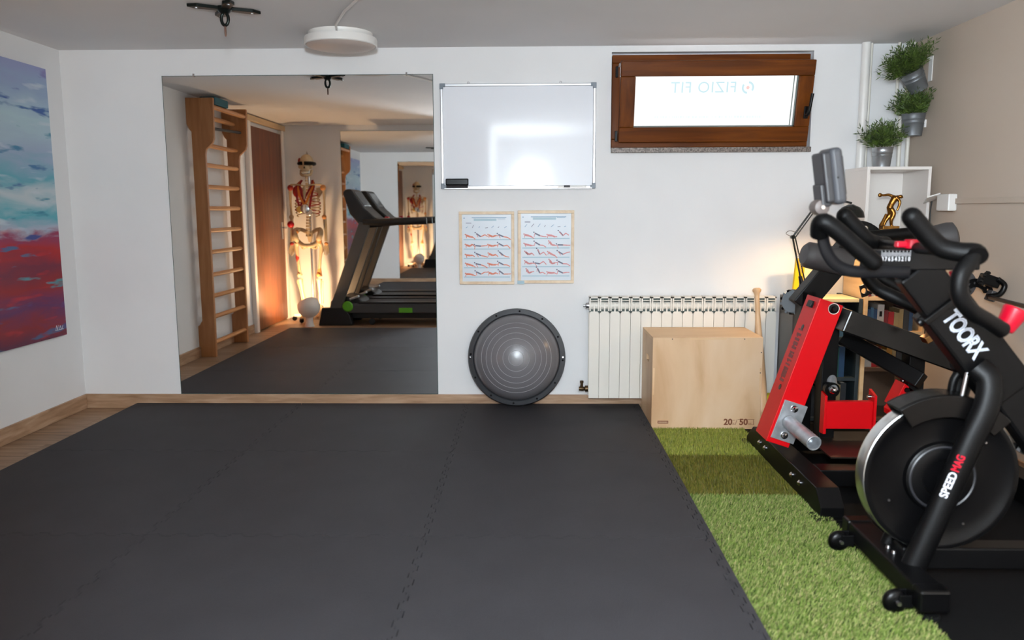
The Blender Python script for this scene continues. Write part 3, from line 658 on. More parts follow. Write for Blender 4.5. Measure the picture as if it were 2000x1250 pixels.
obj('hub', B().lathe([(0, 0), (.035, 0), (.035, -.012), (.018, -.03), (0, -.03)], hc, n=24), BM, hk, True)
for k in range(4):
    a = k*PI/2+.5; d = V((math.cos(a), math.sin(a), 0)); s = V((-math.sin(a), math.cos(a), 0))
    am = obj('arm', B().prism([(.02, -.016), (.12, -.026), (.16, 0), (.12, .026), (.02, .016)], hc+V((0, 0, -.001)), d, s, (0, 0, -1), .014), BM, hk, bevel=.002)
    obj('bolt', B().lathe([(0, -.018), (.007, -.018), (.009, -.009)], hc+d*.12, n=10), ZINC, am, True)
obj('carabiner', B().tube(smooth_path([hc+V((.0+.016*math.cos(t), .0, -.052+.028*math.sin(t))) for t in np.linspace(-PI/2, 1.5*PI, 11)], 3), .0075, 10), BM, hk, True)
obj('strap_loop', B().tube(smooth_path([hc+V((0, .004*math.cos(t), -.105+.02*math.sin(t))) for t in np.linspace(0, 2*PI, 9)], 3), .004, 8), mat('brown_strap', srgb(120, 92, 80), .8), hk, True)
# ------------------------------------------------------------------ corner pipes, trunking
tag(obj('riser_pipe', B().cyl((1.892, -.032, 1.3), (1.892, -.032, H), .024), WPL, smooth=True), 'thick white riser pipe left of the plants on the front wall', 'pipe', 'white corner pipes')
tag(obj('heating_pipe', B().cyl((1.925, -.02, .9), (1.925, -.02, H), .008), RAD, smooth=True), 'thin cream pipe right beside the thick riser pipe', 'pipe', 'white corner pipes')
tag(obj('heating_pipe', B().cyl((2.075, -.03, 1.72), (2.075, -.03, H), .009), RAD, smooth=True), 'thin white pipe coming down behind the upper hanging plant', 'pipe', 'white corner pipes')
tag(obj('heating_pipe', B().tube(smooth_path([(2.128, -.03, H), (2.128, -.03, 1.86), (2.128, -.035, 1.76), (2.10, -.04, 1.72), (2.10, -.04, 1.62), (2.105, -.04, 1.2)]), .011), RAD, smooth=True), 'white pipe with a bend behind the lower hanging plant', 'pipe', 'white corner pipes')
tag(obj('heating_pipe', B().cyl((2.152, -.03, .9), (2.152, -.03, H), .011), RAD, smooth=True), 'white pipe in the very corner of the room', 'pipe', 'white corner pipes')
tk = thing('cable_trunking', (XR, -.8, 1.2), 'white cable trunking with a loose socket box on the taupe wall', 'trunking')
obj('trunking_cover', B().box((XR-.012, -2.6, 1.205), (XR, -.56, 1.232)), mat('taupe_trunking', srgb(190, 174, 158), .4), tk, bevel=.002)
obj('socket_box', B().box((XR-.045, -.56, 1.17), (XR, -.44, 1.255)), WPL, tk, bevel=.006)
obj('open_flap', B().obox((XR-.06, -.42, 1.235), (.3, .95, -.25), (1, 0, .3), (0, .25, 1), .06, .035, .003), WPL, tk)
obj('cable', B().tube(smooth_path([(XR-.04, -.385, 1.22), (XR-.042, -.38, 1.15), (XR-.035, -.38, .95), (XR-.03, -.385, .5)]), .003, 8), BLACKS, tk, True)

# ------------------------------------------------------------------ bookcases in the corner
OAK = wood('light_oak_board', srgb(206, 168, 120), srgb(220, 186, 140), srgb(230, 200, 158), .45, (1, 1, 5), 3)
TEAL = mat('dark_teal_board', srgb(40, 52, 57), .5)
SLATE = mat('slate_grey_board', srgb(76, 76, 77), .32, vary=.06, vscale=2)
SHADED_BROWN = mat('shaded_brown_board', srgb(84, 64, 48), .5)  # brown darkened to put the shade inside the oak bookcase into the colour
# low dark cabinet right of the radiator
cb = thing('low_bookcase', (1.63, -.18, .0), 'low dark teal bookcase between the radiator and the oak bookcase', 'bookcase')
cx0, cx1, cyf, cz1 = 1.448, 1.822, -.345, .70
obj('side_panel', B().box((cx0, cyf, .0), (cx0+.02, -.11, cz1)), SLATE, cb, bevel=.002)
obj('side_panel', B().box((cx1-.02, cyf, .0), (cx1, -.02, cz1-.001)), TEAL, cb, bevel=.002)
obj('top_board', B().box((cx0+.02, cyf, cz1-.02), (cx1-.0205, -.11, cz1)), mat('lamplit_top_board', srgb(222, 206, 160), .45), cb, bevel=.002)  # yellow lamplight put into the colour of the top board
obj('back_panel', B().box((cx0+.02, -.125, .02), (cx1-.02, -.11, cz1-.02)), TEAL, cb)
for z in (.02, .245, .47): obj('shelf', B().box((cx0+.02, cyf+.004, z), (cx1-.02, -.125, z+.018)), TEAL, cb, bevel=.001)
# tall oak bookcase in the corner
ob = thing('oak_bookcase', (1.99, -.18, 0), 'light oak bookcase with rows of books in the corner', 'bookcase')
ox0, ox1, oyf, oz1 = 1.826, 2.168, -.35, 1.045
obj('side_panel', B().box((ox0, oyf, 0), (ox0+.022, -.05, oz1-.02)), OAK, ob, bevel=.002)
obj('side_panel', B().box((ox1-.022, oyf, 0), (ox1, -.05, oz1-.02)), OAK, ob, bevel=.002)
obj('top_board', B().box((ox0-.05, oyf-.01, oz1-.022), (ox1, -.05, oz1)), WLAM, ob, bevel=.002)
obj('back_panel', B().box((ox0+.022, -.065, 0), (ox1-.022, -.05, oz1-.022)), SHADED_BROWN, ob)
SH = (.02, .30, .50, .690, .86)
for z in SH: obj('shelf', B().box((ox0+.022, oyf+.003, z), (ox1-.022, -.065, z+.02)), OAK if z > .4 else SHADED_BROWN, ob, bevel=.001)
# books
BC = [((188, 24, 40), 'red'), ((236, 232, 226), 'white'), ((214, 30, 44), 'bright red'), ((40, 52, 120), 'navy blue'), ((112, 44, 110), 'purple'), ((226, 170, 178), 'pink'), ((44, 92, 140), 'blue'), ((70, 130, 170), 'sky blue'), ((150, 30, 44), 'dark red'), ((198, 172, 120), 'tan'), ((52, 60, 66), 'dark grey'), ((214, 150, 40), 'amber'), ((30, 110, 104), 'teal')]
def book(x, wd, hg, z, yf, dp, ci, label, group):
    c, nm = BC[ci]
    t = thing('book', (x+wd/2, yf+dp/2, z), label.format(nm), 'book', group)
    obj('cover', B().box((x, yf, z), (x+.0015, yf+dp, z+hg)).box((x+wd-.0015, yf, z), (x+wd, yf+dp, z+hg)).box((x+.0015, yf, z), (x+wd-.0015, yf+.002, z+hg)), mat(f'book_{nm.replace(" ", "_")}', srgb(*[int(q*.72) for q in c]), .5), t)  # cover colours darkened to paint in the dimness of the shelves
    obj('pages', B().box((x+.0015, yf+.002, z+.003), (x+wd-.0015, yf+dp-.003, z+hg-.003)), mat('book_pages', srgb(232, 222, 200), .8), t)
    return t
ORD = ['first', 'second', 'third', 'fourth', 'fifth', 'sixth', 'seventh', 'eighth', 'ninth', 'tenth', 'eleventh', 'twelfth']
def row(x, xe, z, yf, seq, hs, place_, group):
    for k, (ci, wd) in enumerate(seq):
        if x+wd > xe: break
        t = book(x, wd, hs[k % len(hs)], z, yf, .13, ci, '{} book, '+f'{ORD[k]} from the left on {place_}', group)
        if ci == 1: obj('spine_print', B().box((x+wd*.3, yf-.0004, z+hs[k % len(hs)]*.55), (x+wd*.7, yf+.001, z+hs[k % len(hs)]*.75)), BLACKS, t)
        x += wd+.0012
row(ox0+.03, ox1-.024, SH[3]+.02, oyf+.03, [(0, .018), (1, .022), (2, .024), (3, .022), (4, .016), (5, .018), (1, .016), (8, .02), (2, .02), (9, .02), (6, .022)], [.125, .118, .13, .122, .115], 'the upper shelf of the oak bookcase', 'books on the upper oak shelf')
row(ox0+.03, ox1-.024, SH[2]+.02, oyf+.03, [(6, .02), (7, .016), (6, .018), (1, .036), (8, .022), (2, .03), (9, .026), (9, .022), (10, .03), (6, .02)], [.120, .128, .12, .145, .112, .105, .10], 'the middle shelf of the oak bookcase', 'books on the middle oak shelf')
row(ox0+.03, ox1-.024, SH[1]+.02, oyf+.03, [(1, .04), (2, .025), (8, .022), (9, .028), (11, .03), (9, .02), (10, .03), (12, .03)], [.12, .10, .11, .095], 'the lower shelf of the oak bookcase', 'books on the lower oak shelf')
row(cx0+.03, cx1-.022, .263, cyf+.03, [(6, .022), (7, .02), (6, .03), (10, .03), (11, .022), (10, .02), (7, .018), (9, .02), (10, .03), (12, .02), (6, .03)], [.175, .165, .17, .18], 'the middle shelf of the teal bookcase', 'books in the teal bookcase')
row(cx0+.03, cx1-.022, .488, cyf+.03, [(10, .03), (6, .022), (10, .03), (10, .02), (12, .02), (6, .022), (10, .034), (0, .02), (10, .03), (7, .02)], [.165, .15, .16], 'the top shelf of the teal bookcase', 'books on the top teal shelf')
row(cx0+.06, cx1-.022, .038, cyf+.03, [(10, .04), (12, .012), (10, .04), (10, .03), (6, .03), (10, .04), (9, .03), (10, .03)], [.18, .19, .17], 'the bottom shelf of the teal bookcase', 'books on the bottom teal shelf')
yb1 = thing('yellow_folder', (1.54, -.2, cz1), 'bright yellow folder leaning on the low bookcase behind the lamp arm', 'folder')
obj('cover', B().obox((1.535, -.15, cz1+.105), (1, .25, 0), (-.25, 1, .18), (0, -.18, 1), .028, .008, .105), mat('yellow_card', srgb(246, 206, 30), .5), yb1, bevel=.002)
obj('sheets', B().obox((1.600, -.14, cz1+.105), (1, .1, 0), (-.1, 1, .1), (0, -.1, 1), .034, .004, .10), mat('cream_paper', srgb(244, 228, 190), .7), yb1)

# ------------------------------------------------------------------ white cube shelf
cu = thing('cube_shelf', (1.98, -.19, oz1), 'open white cube shelf on top of the oak bookcase', 'shelf')
qx0, qx1, qyf, qz0, qz1 = 1.803, 2.140, -.35, oz1+.0005, 1.402
obj('top_panel', B().box((qx0, qyf, qz1-.016), (qx1, -.05, qz1)), WLAM, cu, bevel=.001)
obj('bottom_panel', B().box((qx0, qyf, qz0), (qx1, -.05, qz0+.016)), WLAM, cu, bevel=.001)
obj('side_panel', B().box((qx0, qyf, qz0+.016), (qx0+.016, -.05, qz1-.016)), WLAM, cu, bevel=.001)
obj('side_panel', B().box((qx1-.016, qyf, qz0+.016), (qx1, -.05, qz1-.016)), WLAM, cu, bevel=.001)
obj('back_panel', B().box((qx0+.016, -.06, qz0+.016), (qx1-.016, -.05, qz1-.016)), WLAM, cu)

# ------------------------------------------------------------------ bronze athlete figurine
BRONZE = mat('polished_bronze', srgb(168, 118, 56), .28, 1, vary=.35, vscale=60)
sy = -.29; fz = qz0+.016
st = thing('bronze_figurine', (1.98, sy, fz), 'bronze figurine of a bending athlete on a stepped base in the white cube', 'figurine')
obj('base', B().box((1.905, sy-.032, fz), (2.012, sy+.032, fz+.012)).box((1.918, sy-.027, fz+.012), (2.005, sy+.027, fz+.028)), BRONZE, st, bevel=.001)
s0z = fz+.028
def S(x, z, y=0): return V((x, sy+y, s0z+z))
body = B()
def limb(pts, rs): body.tube(smooth_path(pts, 4), list(np.interp(np.linspace(0, len(pts)-1, (len(pts)-1)*4+1), range(len(pts)), rs)), 10)
limb([S(1.972, .0, -.004), S(1.968, .030, -.006), S(1.978, .066, -.008), S(1.962, .098)], [.0065, .010, .0125, .014])       # standing leg
limb([S(1.938, .002, .012), S(1.948, .030, .012), S(1.966, .062, .010), S(1.958, .098, .004)], [.0055, .009, .0125, .014])     # trailing leg
limb([S(1.958, .094), S(1.966, .118), S(1.982, .146), S(1.988, .160)], [.017, .0155, .019, .013])                           # trunk
limb([S(1.984, .154, -.010), S(2.003, .128, -.016), S(1.996, .098, -.018), S(1.99, .082, -.018)], [.009, .008, .0065, .006])  # lower arm
limb([S(1.980, .156, .010), S(1.955, .166, .012), S(1.930, .164, .012), S(1.917, .165, .012)], [.009, .008, .0065, .006])      # raised arm
limb([S(1.990, .156), S(1.999, .158), S(2.006, .156)], [.007, .006, .006])                                               # neck
body.sphere(S(2.013, .156), .011, 12, (1.1, .9, 1.0)); body.sphere(S(2.023, .153), .0045, 8)
body.sphere(S(1.974, .0, -.008), .007, 10, (1.3, .8, .6)); body.sphere(S(1.936, .002, .012), .006, 10, (1.2, .8, .6))
bd = obj('body', body, BRONZE, st, True)
rm = bd.modifiers.new('fuse', 'REMESH'); rm.mode = 'VOXEL'; rm.voxel_size = .0022; rm.use_smooth_shade = True
obj('throwing_ball', B().sphere(S(1.908, .165, .012), .0115, 16, (1, .6, 1)), BRONZE, st, True)
obj('tree_stump', B().tube([S(1.925, -.002, .016), S(1.938, .03, .018), S(1.95, .064, .018)], [.013, .009, .006], 10), BRONZE, st, True)

# ------------------------------------------------------------------ plants in zinc pots
POT = mat('galvanised_pot', srgb(176, 180, 184), .32, .85, vary=.12, vscale=12)
POTD = mat('weathered_zinc_pot', srgb(128, 132, 136), .5, .6, vary=.15, vscale=12)
LEAF = mat('artificial_leaf', srgb(92, 116, 44), .5, col2=srgb(38, 58, 20), vscale=30)
def plant(base, axis, r0, r1, hgt, spread, nst, label, pm, group, seed, tall=.13):
    R = random.Random(seed); base = V(base); axis = V(axis).normalized(); a = axis.orthogonal().normalized(); b_ = axis.cross(a)
    t = thing('potted_plant', base, label, 'plant', group)
    obj('pot', B().lathe([(0, 0), (r0, 0), (r0+(r1-r0)*.55, hgt*.55), (r0+(r1-r0)*.55+.002, hgt*.57), (r0+(r1-r0)*.55, hgt*.60), (r0+(r1-r0)*.72, hgt*.72), (r0+(r1-r0)*.72+.002, hgt*.74), (r0+(r1-r0)*.73, hgt*.77), (r1, hgt), (r1+.002, hgt+.002), (r1-.003, hgt+.002), (r1-.006, hgt*.85), (0, hgt*.85)], base, axis, 36), pm, t, True)
    fo = B()
    for k in range(nst):
        an = R.uniform(0, 2*PI); rr = r1*.8*math.sqrt(R.random()); el = R.uniform(0, spread)*(.4+.6*rr/r1)
        d0 = axis*math.cos(el)+(a*math.cos(an)+b_*math.sin(an))*math.sin(el)
        p = base+axis*hgt*.86+(a*math.cos(an)+b_*math.sin(an))*rr; L = tall*R.uniform(.55, 1.05); d = d0.copy(); n = 7; prev = p
        for i in range(n):
            d = (d+V((0, 0, -.05*el))+V((R.uniform(-.08, .08), R.uniform(-.08, .08), R.uniform(-.05, .05)))).normalized(); q = prev+d*(L/n)
            sd = d.cross(V((R.uniform(-1, 1), R.uniform(-1, 1), R.uniform(-1, 1)))).normalized()
            fo.add([prev-sd*.0006, prev+sd*.0006, q+sd*.0005, q-sd*.0005], [(0, 1, 2, 3)])
            if i > 0:
                for s in (-1, 1):
                    ld = (d*.75+sd*s*R.uniform(.4, .9)+V((0, 0, R.uniform(-.2, .2)))).normalized(); ll = R.uniform(.022, .040); lw = R.uniform(.0022, .0040); nn = d.cross(ld).normalized()
                    ls = ld.cross(nn).normalized()*lw
                    m_ = q+ld*ll*.5; fo.add([q, m_+ls+nn*.001, q+ld*ll, m_-ls+nn*.001], [(0, 1, 2, 3)])
            prev = q
    f = obj('foliage', fo, LEAF, t); f['kind'] = 'stuff'
    return t
plant((1.925, -.235, qz1), (0, 0, 1), .042, .054, .105, .95, 120, 'leafy green plant in a shiny zinc pot standing on the white cube shelf', POT, 'plants in zinc pots', 1, .15)
plant((2.110, -.17, 1.575), (0, 0, 1), .046, .060, .115, 1.0, 130, 'leafy green plant in a dull zinc pot, lower one hanging in the corner', POTD, 'plants in zinc pots', 2, .14)
plant((2.118, -.20, 1.815), (-.50, -.15, .80), .046, .060, .115, 1.05, 130, 'leafy green plant in a tilted zinc pot, upper one hanging in the corner', POTD, 'plants in zinc pots', 3, .15)
tag(obj('plant_bracket', B().box((XR-.07, -.205, 1.975), (XR-.001, -.195, 1.985)).box((XR-.006, -.22, 1.86), (XR-.001, -.18, 1.99)), WPL, bevel=.001), 'small white wall bracket holding the upper hanging plant', 'bracket')
tag(obj('plant_bracket', B().box((XR-.012, -.19, 1.62), (XR-.001, -.15, 1.66)), WPL, bevel=.001), 'small white wall bracket behind the lower hanging plant', 'bracket')
mp_ = thing('sprig_plant', (1.70, -.2, cz1), 'small sprig of dry leaves behind the yellow folder', 'plant')
fo = B(); R = random.Random(4)
for k in range(60):
    p = V((1.66+R.uniform(-.03, .03), -.2+R.uniform(-.02, .02), cz1+.09+R.uniform(0, .07))); d = V((R.uniform(-1, 1), R.uniform(-1, 1), R.uniform(-.2, 1))).normalized(); s = d.orthogonal().normalized()*.003
    fo.add([p, p+d*.01+s, p+d*.022, p+d*.01-s], [(0, 1, 2, 3)])
f = obj('foliage', fo, mat('dry_leaf', srgb(150, 140, 60), .6), mp_); f['kind'] = 'stuff'
obj('stem', B().cyl((1.66, -.2, cz1), (1.66, -.2, cz1+.12), .004), mat('dry_stem', srgb(110, 84, 50), .7), mp_)

# ------------------------------------------------------------------ articulated desk lamp (switched on)
LB = mat('black_lamp_enamel', srgb(22, 24, 22), .22)
dl = thing('desk_lamp', (1.47, -.31, cz1), 'black articulated desk lamp switched on, clamped to the low bookcase', 'lamp')
j0, j1, j2 = W(1566, 556, -.31), W(1548, 463, -.31), W(1605, 385, -.33)
sh_c = W(1661, 425, -.46)
obj('clamp', B().cyl((j0.x+.005, -.31, cz1-.0), (j0.x+.002, -.31, j0.z), .017).cyl((j0.x+.006, -.31, cz1+.0), (j0.x+.006, -.31, cz1+.03), .024).cyl(j0, j0+(j1-j0)*.18, .013, .010), LB, dl, True)
obj('lower_arm', B().cyl(j0, j1, .005).cyl(j0+V((.018, 0, .01)), j1+V((.014, 0, 0)), .0035), LB, dl, True)
obj('upper_arm', B().cyl(j1, j2, .005).cyl(j1+V((.012, 0, -.006)), j2+V((.012, 0, -.006)), .0035), LB, dl, True)
obj('joint', B().cyl(j1+V((0, -.012, 0)), j1+V((0, .012, 0)), .011).cyl(j2+V((0, -.012, 0)), j2+V((0, .012, 0)), .011), LB, dl, True)
obj('spring', B().tube([j0+(j1-j0)*(.25+.5*k/60)+V((.012+.004*math.cos(k*1.3), .004*math.sin(k*1.3), 0)) for k in range(60)], .0012, 5), STEEL, dl, True)
obj('cord', B().tube(smooth_path([j1+V((0, 0, 0)), j1+V((-.035, 0, .018)), j1+V((-.015, 0, .034)), j1+V((.03, 0, .02))]), .0018, 6), mat('grey_cord', srgb(120, 112, 104), .6), dl, True)
obj('head_arm', B().tube(smooth_path([j2, j2+V((.06, .0, -.01)), sh_c+V((0, .0, .075))]), .006, 10), LB, dl, True)
obj('shade', B().lathe([(.012, .068), (.02, .064), (.045, .052), (.062, .03), (.069, 0), (.0675, 0), (.060, .028), (.043, .049), (.018, .060), (0, .062)], sh_c, (0, 0, 1), 40), LB, dl, True)
obj('bulb', B().sphere(sh_c+V((0, 0, .012)), .028, 16), mat('warm_bulb_glow', srgb(255, 236, 205), .4, emit=(1, .80, .52, 1), estr=10), dl, True)
lt = light('desk_lamp_light', 'SPOT', sh_c+V((0, 0, -.018)), 17, (1, .66, .36), .03, aim=sh_c+V((-.1, .02, -1)), spot=math.radians(165))
lt.parent = None
# ------------------------------------------------------------------ red and black strength machine
gm = thing('strength_machine', (1.55, -1.2, .01), 'red and black plate-loaded strength machine in front of the bookcases', 'gym machine')
FB = .010
def chan(x0_, x1_, ya, yb, z0_, z1_, cut=.10):
    p = [(ya, z0_), (yb, z0_), (yb, z0_+.025), (yb-(yb-ya)*cut, z1_), (ya+(yb-ya)*cut*.6, z1_), (ya, z0_+.04)]
    return B().prism(p, (x0_, 0, 0), (0, 1, 0), (0, 0, 1), (1, 0, 0), x1_-x0_)
bf = obj('base_beam', chan(1.125, 1.215, -1.735, -.70, FB+.006, FB+.105), BLACK, gm, bevel=.003)
for yy in (-1.72, -.72): obj('foot_plate', B().box((1.095, yy-.045, FB), (1.22, yy+.045, FB+.008)), BLACK, gm, bevel=.002)
for yy in (-1.50, -1.40, -1.02, -.93): obj('bolt', B().lathe([(0, .012), (.006, .012), (.009, .006), (.012, .004), (.012, 0)], (1.125, yy, FB+.062), (-1, 0, 0), 12), CHROME, bf, True)
obj('base_beam', chan(1.98, 2.07, -1.735, -.70, FB+.006, FB+.105), BLACK, gm, bevel=.003)
obj('cross_beam', B().box((1.215, -1.47, FB+.035), (1.98, -1.38, FB+.105)), BLACK, gm, bevel=.004)
obj('cross_beam', B().box((1.215, -.98, FB+.035), (1.98, -.89, FB+.105)), BLACK, gm, bevel=.004)
obj('tray', B().box((1.30, -1.36, .130), (1.62, -.96, .136)), mat('brown_black_sheet', srgb(30, 24, 18), .4), gm)
# uprights
U1 = W(1606, 640, -1.02)
obj('upright', B().box((1.355, -1.06, FB+.10), (1.425, -.98, .74)), BLACK, gm, bevel=.004)
obj('upright', B().box((1.70, -1.16, FB+.10), (1.77, -1.08, .62)), BLACK, gm, bevel=.004)
obj('rear_post', B().beam((1.335, -.86, FB+.05), (1.335, -.86, .80), .07, .09, (1, 0, 0)), BLACK, gm, bevel=.004)
A0, A1 = W(1565, 590, -.86), W(1668, 470, -.86)
obj('sloping_post', B().beam(A0+V((-.01, 0, -.02)), A1, .09, .10), BLACK, gm, bevel=.005)
obj('head_beam', B().beam(A1+V((-.03, 0, -.01)), A1+V((.40, 0, -.02)), .08, .075), BLACK, gm, bevel=.005)
# seat lever: long sloping beam
B0, B1 = W(1640, 622, -1.12), W(1870, 705, -1.12)
obj('lever_beam', B().beam(B0, B1, .16, .10), mat('black_gloss_beam', srgb(14, 13, 13), .22), gm, bevel=.006)
obj('lever_beam', B().beam(W(1650, 660, -.9), W(1800, 745, -1.2), .06, .07), BLACK, gm, bevel=.004)
# red pivoting arm with zinc plate and weight peg
T0, T1 = W(1625, 590, -1.27), W(1518, 868, -1.27)
d = (T1-T0).normalized(); sdx = V((0, 1, 0)); nn = d.cross(sdx)
ar = obj('red_arm', B().beam(T0+V((0, .08, 0)), T1+V((0, .08, 0)), .16, .105), RED, gm, bevel=.003)
ctr = (T0+T1)/2
pv = obj('pivot_bolt', B().lathe([(0, .016), (.009, .016), (.012, .010), (.012, .006), (.021, .005), (.022, 0)], W(1628, 603, -1.272), (0, -1, 0), 20), BLACKS, ar, True)
obj('washer', B().lathe([(.012, .004), (.024, .004), (.024, 0)], W(1628, 603, -1.2705), (0, -1, 0), 24), CHROME, pv, True)
zc = W(1541, 824, -1.272); dp = -d
zp = obj('zinc_plate', B().obox(zc, dp, nn, (0, -1, 0), .088, .052, .004), ZINC, ar, bevel=.001)
for s in (-.062, .062): obj('bolt', B().lathe([(0, .012), (.008, .011), (.011, .005), (.016, .004), (.016, 0)], zc+dp*s+V((0, -.004, 0)), (0, -1, 0), 14), CHROME, zp, True)
pg0 = zc+V((0, -.004, -.002)); pg1 = W(1590, 866, -1.50)
pd = (pg1-pg0).normalized(); Lp = (pg1-pg0).length
obj('weight_peg', B().lathe([(.031, 0), (.031, Lp), (.0295, Lp+.001), (.025, Lp), (.025, Lp-.06), (0, Lp-.06)], pg0, pd, 28), ZINC, ar, True)
# faint dark lettering strip on the arm's left face
lt_ = B(); lx = nn*(-.0530) if nn.x > 0 else nn*.0530
k = 0; t = .235
while t < .615:
    c = T0+(T1-T0)*t+lx+V((0, .082, 0)); hw = random.choice([.004, .006, .008])
    lt_.obox(c, d, sdx, nn, hw, .026, .0006)
    if k % 2: lt_.obox(c+d*(hw+.002)+V((0, .012, 0)), d, sdx, nn, .004, .007, .0006)
    t += random.choice([.024, .03, .034]); k += 1
lett = obj('arm_lettering', lt_, mat('dark_red_print', srgb(112, 14, 24), .5), ar); lett['kind'] = 'stuff'
for t in (.215, .64): obj('plug', B().lathe([(0, .002), (.012, .002), (.013, 0)], T0+(T1-T0)*t+lx+V((0, .07, 0)), lx, 14), BLACKS, ar, True)
obj('arm_stop', B().beam(W(1600, 600, -1.2), W(1580, 592, -1.2), .05, .03), BLACK, ar, bevel=.003)
# red H bracket between the posts
h0, h1 = W(1612, 783, -1.09), W(1700, 836, -1.09)
hb = obj('red_bracket', B().box((h0.x, -1.105, h1.z), (h1.x, -1.075, h0.z)), RED, gm, bevel=.002)
z_a, z_b = W(1612, 772, -1.1).z, W(1612, 846, -1.1).z
obj('bracket_flange', B().prism([(-1.115, z_b), (-1.065, z_b-.005), (-1.065, z_a+.012), (-1.115, z_a)], (h0.x-.012, 0, 0), (0, 1, 0), (0, 0, 1), (1, 0, 0), .012), RED, hb, bevel=.001)
obj('bracket_flange', B().prism([(-1.115, z_b), (-1.05, z_b+.015), (-1.05, z_a+.02), (-1.115, z_a)], (h1.x, 0, 0), (0, 1, 0), (0, 0, 1), (1, 0, 0), .012), RED, hb, bevel=.001)
for zz in (z_a-.01, z_b+.02): obj('bolt', B().lathe([(0, .02), (.007, .02), (.009, .012), (.009, 0)], (h1.x-.001, -1.085, zz), (-1, 0, 0), 12), CHROME, hb, True)
# second red bracket by the flywheel
r0 = W(1738, 796, -1.15)
q1, q2, q3, q4 = W(1742, 792, -1.15), W(1765, 748, -1.15), W(1787, 764, -1.15), W(1770, 806, -1.15)
rb2 = obj('red_bracket', B().prism([(p.x, p.z) for p in (q1, q2, q3, q4)], (0, -1.16, 0), (1, 0, 0), (0, 0, 1), (0, 1, 0), .09), RED, gm, bevel=.002)
obj('bracket_lip', B().prism([(p.x, p.z) for p in (q1, W(1736, 800, -1.15), W(1736, 810, -1.15), W(1750, 820, -1.15), W(1750, 816, -1.15), W(1741, 808, -1.15))], (0, -1.16, 0), (1, 0, 0), (0, 0, 1), (0, 1, 0), .06), RED, rb2)
obj('bolt', B().lathe([(0, .008), (.010, .008), (.012, 0)], W(1771, 762, -1.161), (0, -1, 0), 12), BLACKS, rb2, True)
obj('stop_rod', B().cyl(W(1763, 745, -1.12), W(1785, 708, -1.12), .004), CHROME, gm, True)
# chrome roller between uprights
c0, c1 = W(1618, 697, -.95), W(1627, 762, -1.10)
cr = obj('chrome_roller', B().cyl(c0, c1, .022), ZINC, gm, True)
obj('roller_hub', B().lathe([(0, .022), (.010, .020), (.017, .010), (.019, .004), (.019, 0)], W(1626, 762, -1.105), (0, -1, 0), 24), CHROME, cr, True)
obj('hub_plate', B().lathe([(0, .0), (.034, 0), (.034, -.03), (0, -.03)], W(1626, 762, -1.104), (0, -1, 0), 24), BLACKS, cr, True)
# perforated adjustment discs
def disc(c, r, a0, a1, name):
    c = V(c); n = 24; out = [(r*math.cos(math.radians(a0+(a1-a0)*k/n)), r*math.sin(math.radians(a0+(a1-a0)*k/n))) for k in range(n+1)]
    inn = [(r*.30*math.cos(math.radians(a1+(a0-a1)*k/8)), r*.30*math.sin(math.radians(a1+(a0-a1)*k/8))) for k in range(9)]
    return obj(name, B().prism(out+inn, c, (1, 0, 0), (0, 0, 1), (0, 1, 0), .012), BLACK, gm, bevel=.001)
def ring_disc(c, r, r_in, holes, a0, a1, name, hr=.011):
    """arc plate with real round holes between two rims"""
    c = V(c); b = B(); A0_, A1_ = math.radians(a0), math.radians(a1); n = holes; st_ = (A1_-A0_)/n
    for k in range(n):
        am = A0_+st_*(k+.5); rm_ = (r+r_in)/2; m_ = 16
        cx, cz = rm_*math.cos(am), rm_*math.sin(am)
        hole = []; outer = []
        for i_ in range(m_):
            t = 2*PI*i_/m_; dx, dz = math.cos(t), math.sin(t)
            hole.append((cx+hr*dx, cz+hr*dz))
            # project on the cell border in polar coordinates
            rr = rm_+max(-1, min(1, 1.42*(dx*math.cos(am)+dz*math.sin(am))))*(r-r_in)/2
            aa = am+max(-1, min(1, 1.42*(-dx*math.sin(am)+dz*math.cos(am))))*st_/2
            outer.append((rr*math.cos(aa), rr*math.sin(aa)))
        base = len(b.v)
        for yv in (0, .012):
            for p in hole+outer: b.v.append(c+V((p[0], yv, p[1])))
        N = 2*m_
        for i_ in range(m_):
            j_ = (i_+1) % m_
            b.f += [[base+i_, base+j_, base+m_+j_, base+m_+i_], [base+N+i_, base+N+m_+i_, base+N+m_+j_, base+N+j_], [base+i_, base+N+i_, base+N+j_, base+j_], [base+m_+i_, base+m_+j_, base+N+m_+j_, base+N+m_+i_]]
    return obj(name, b, BLACK, gm)
dc = W(1672, 492, -.80)
ring_disc(dc, .150, .085, 7, -10, 150, 'adjustment_disc', .014)
disc(dc, .086, -15, 155, 'disc_web')
dc2 = W(1660, 530, -.95)
ring_disc(W(1668, 505, -1.0), .185, .13, 4, -75, -35, 'adjustment_quadrant', .013)
obj('pull_handle', B().cyl(W(1712, 538, -1.02), W(1775, 575, -1.10), .030), FOAM, gm, True)
obj('handle_ring', B().lathe([(.031, 0), (.037, 0), (.037, .02), (.031, .02)], W(1768, 572, -1.09), (1, -.3, -.5), 24), mat('tan_ring', srgb(170, 130, 90), .4), gm, True)
obj('head_tube', B().cyl(W(1690, 462, -.95), W(1820, 452, -.95), .026), BLACK, gm, True)
obj('seat_pad', B().lathe([(0, 0), (.05, 0), (.062, .012), (.066, .03), (.068, .12), (.062, .145), (.04, .155), (0, .157)], W(1800, 474, -.80), (.9, -.25, .25), 32), GREY, gm, True)
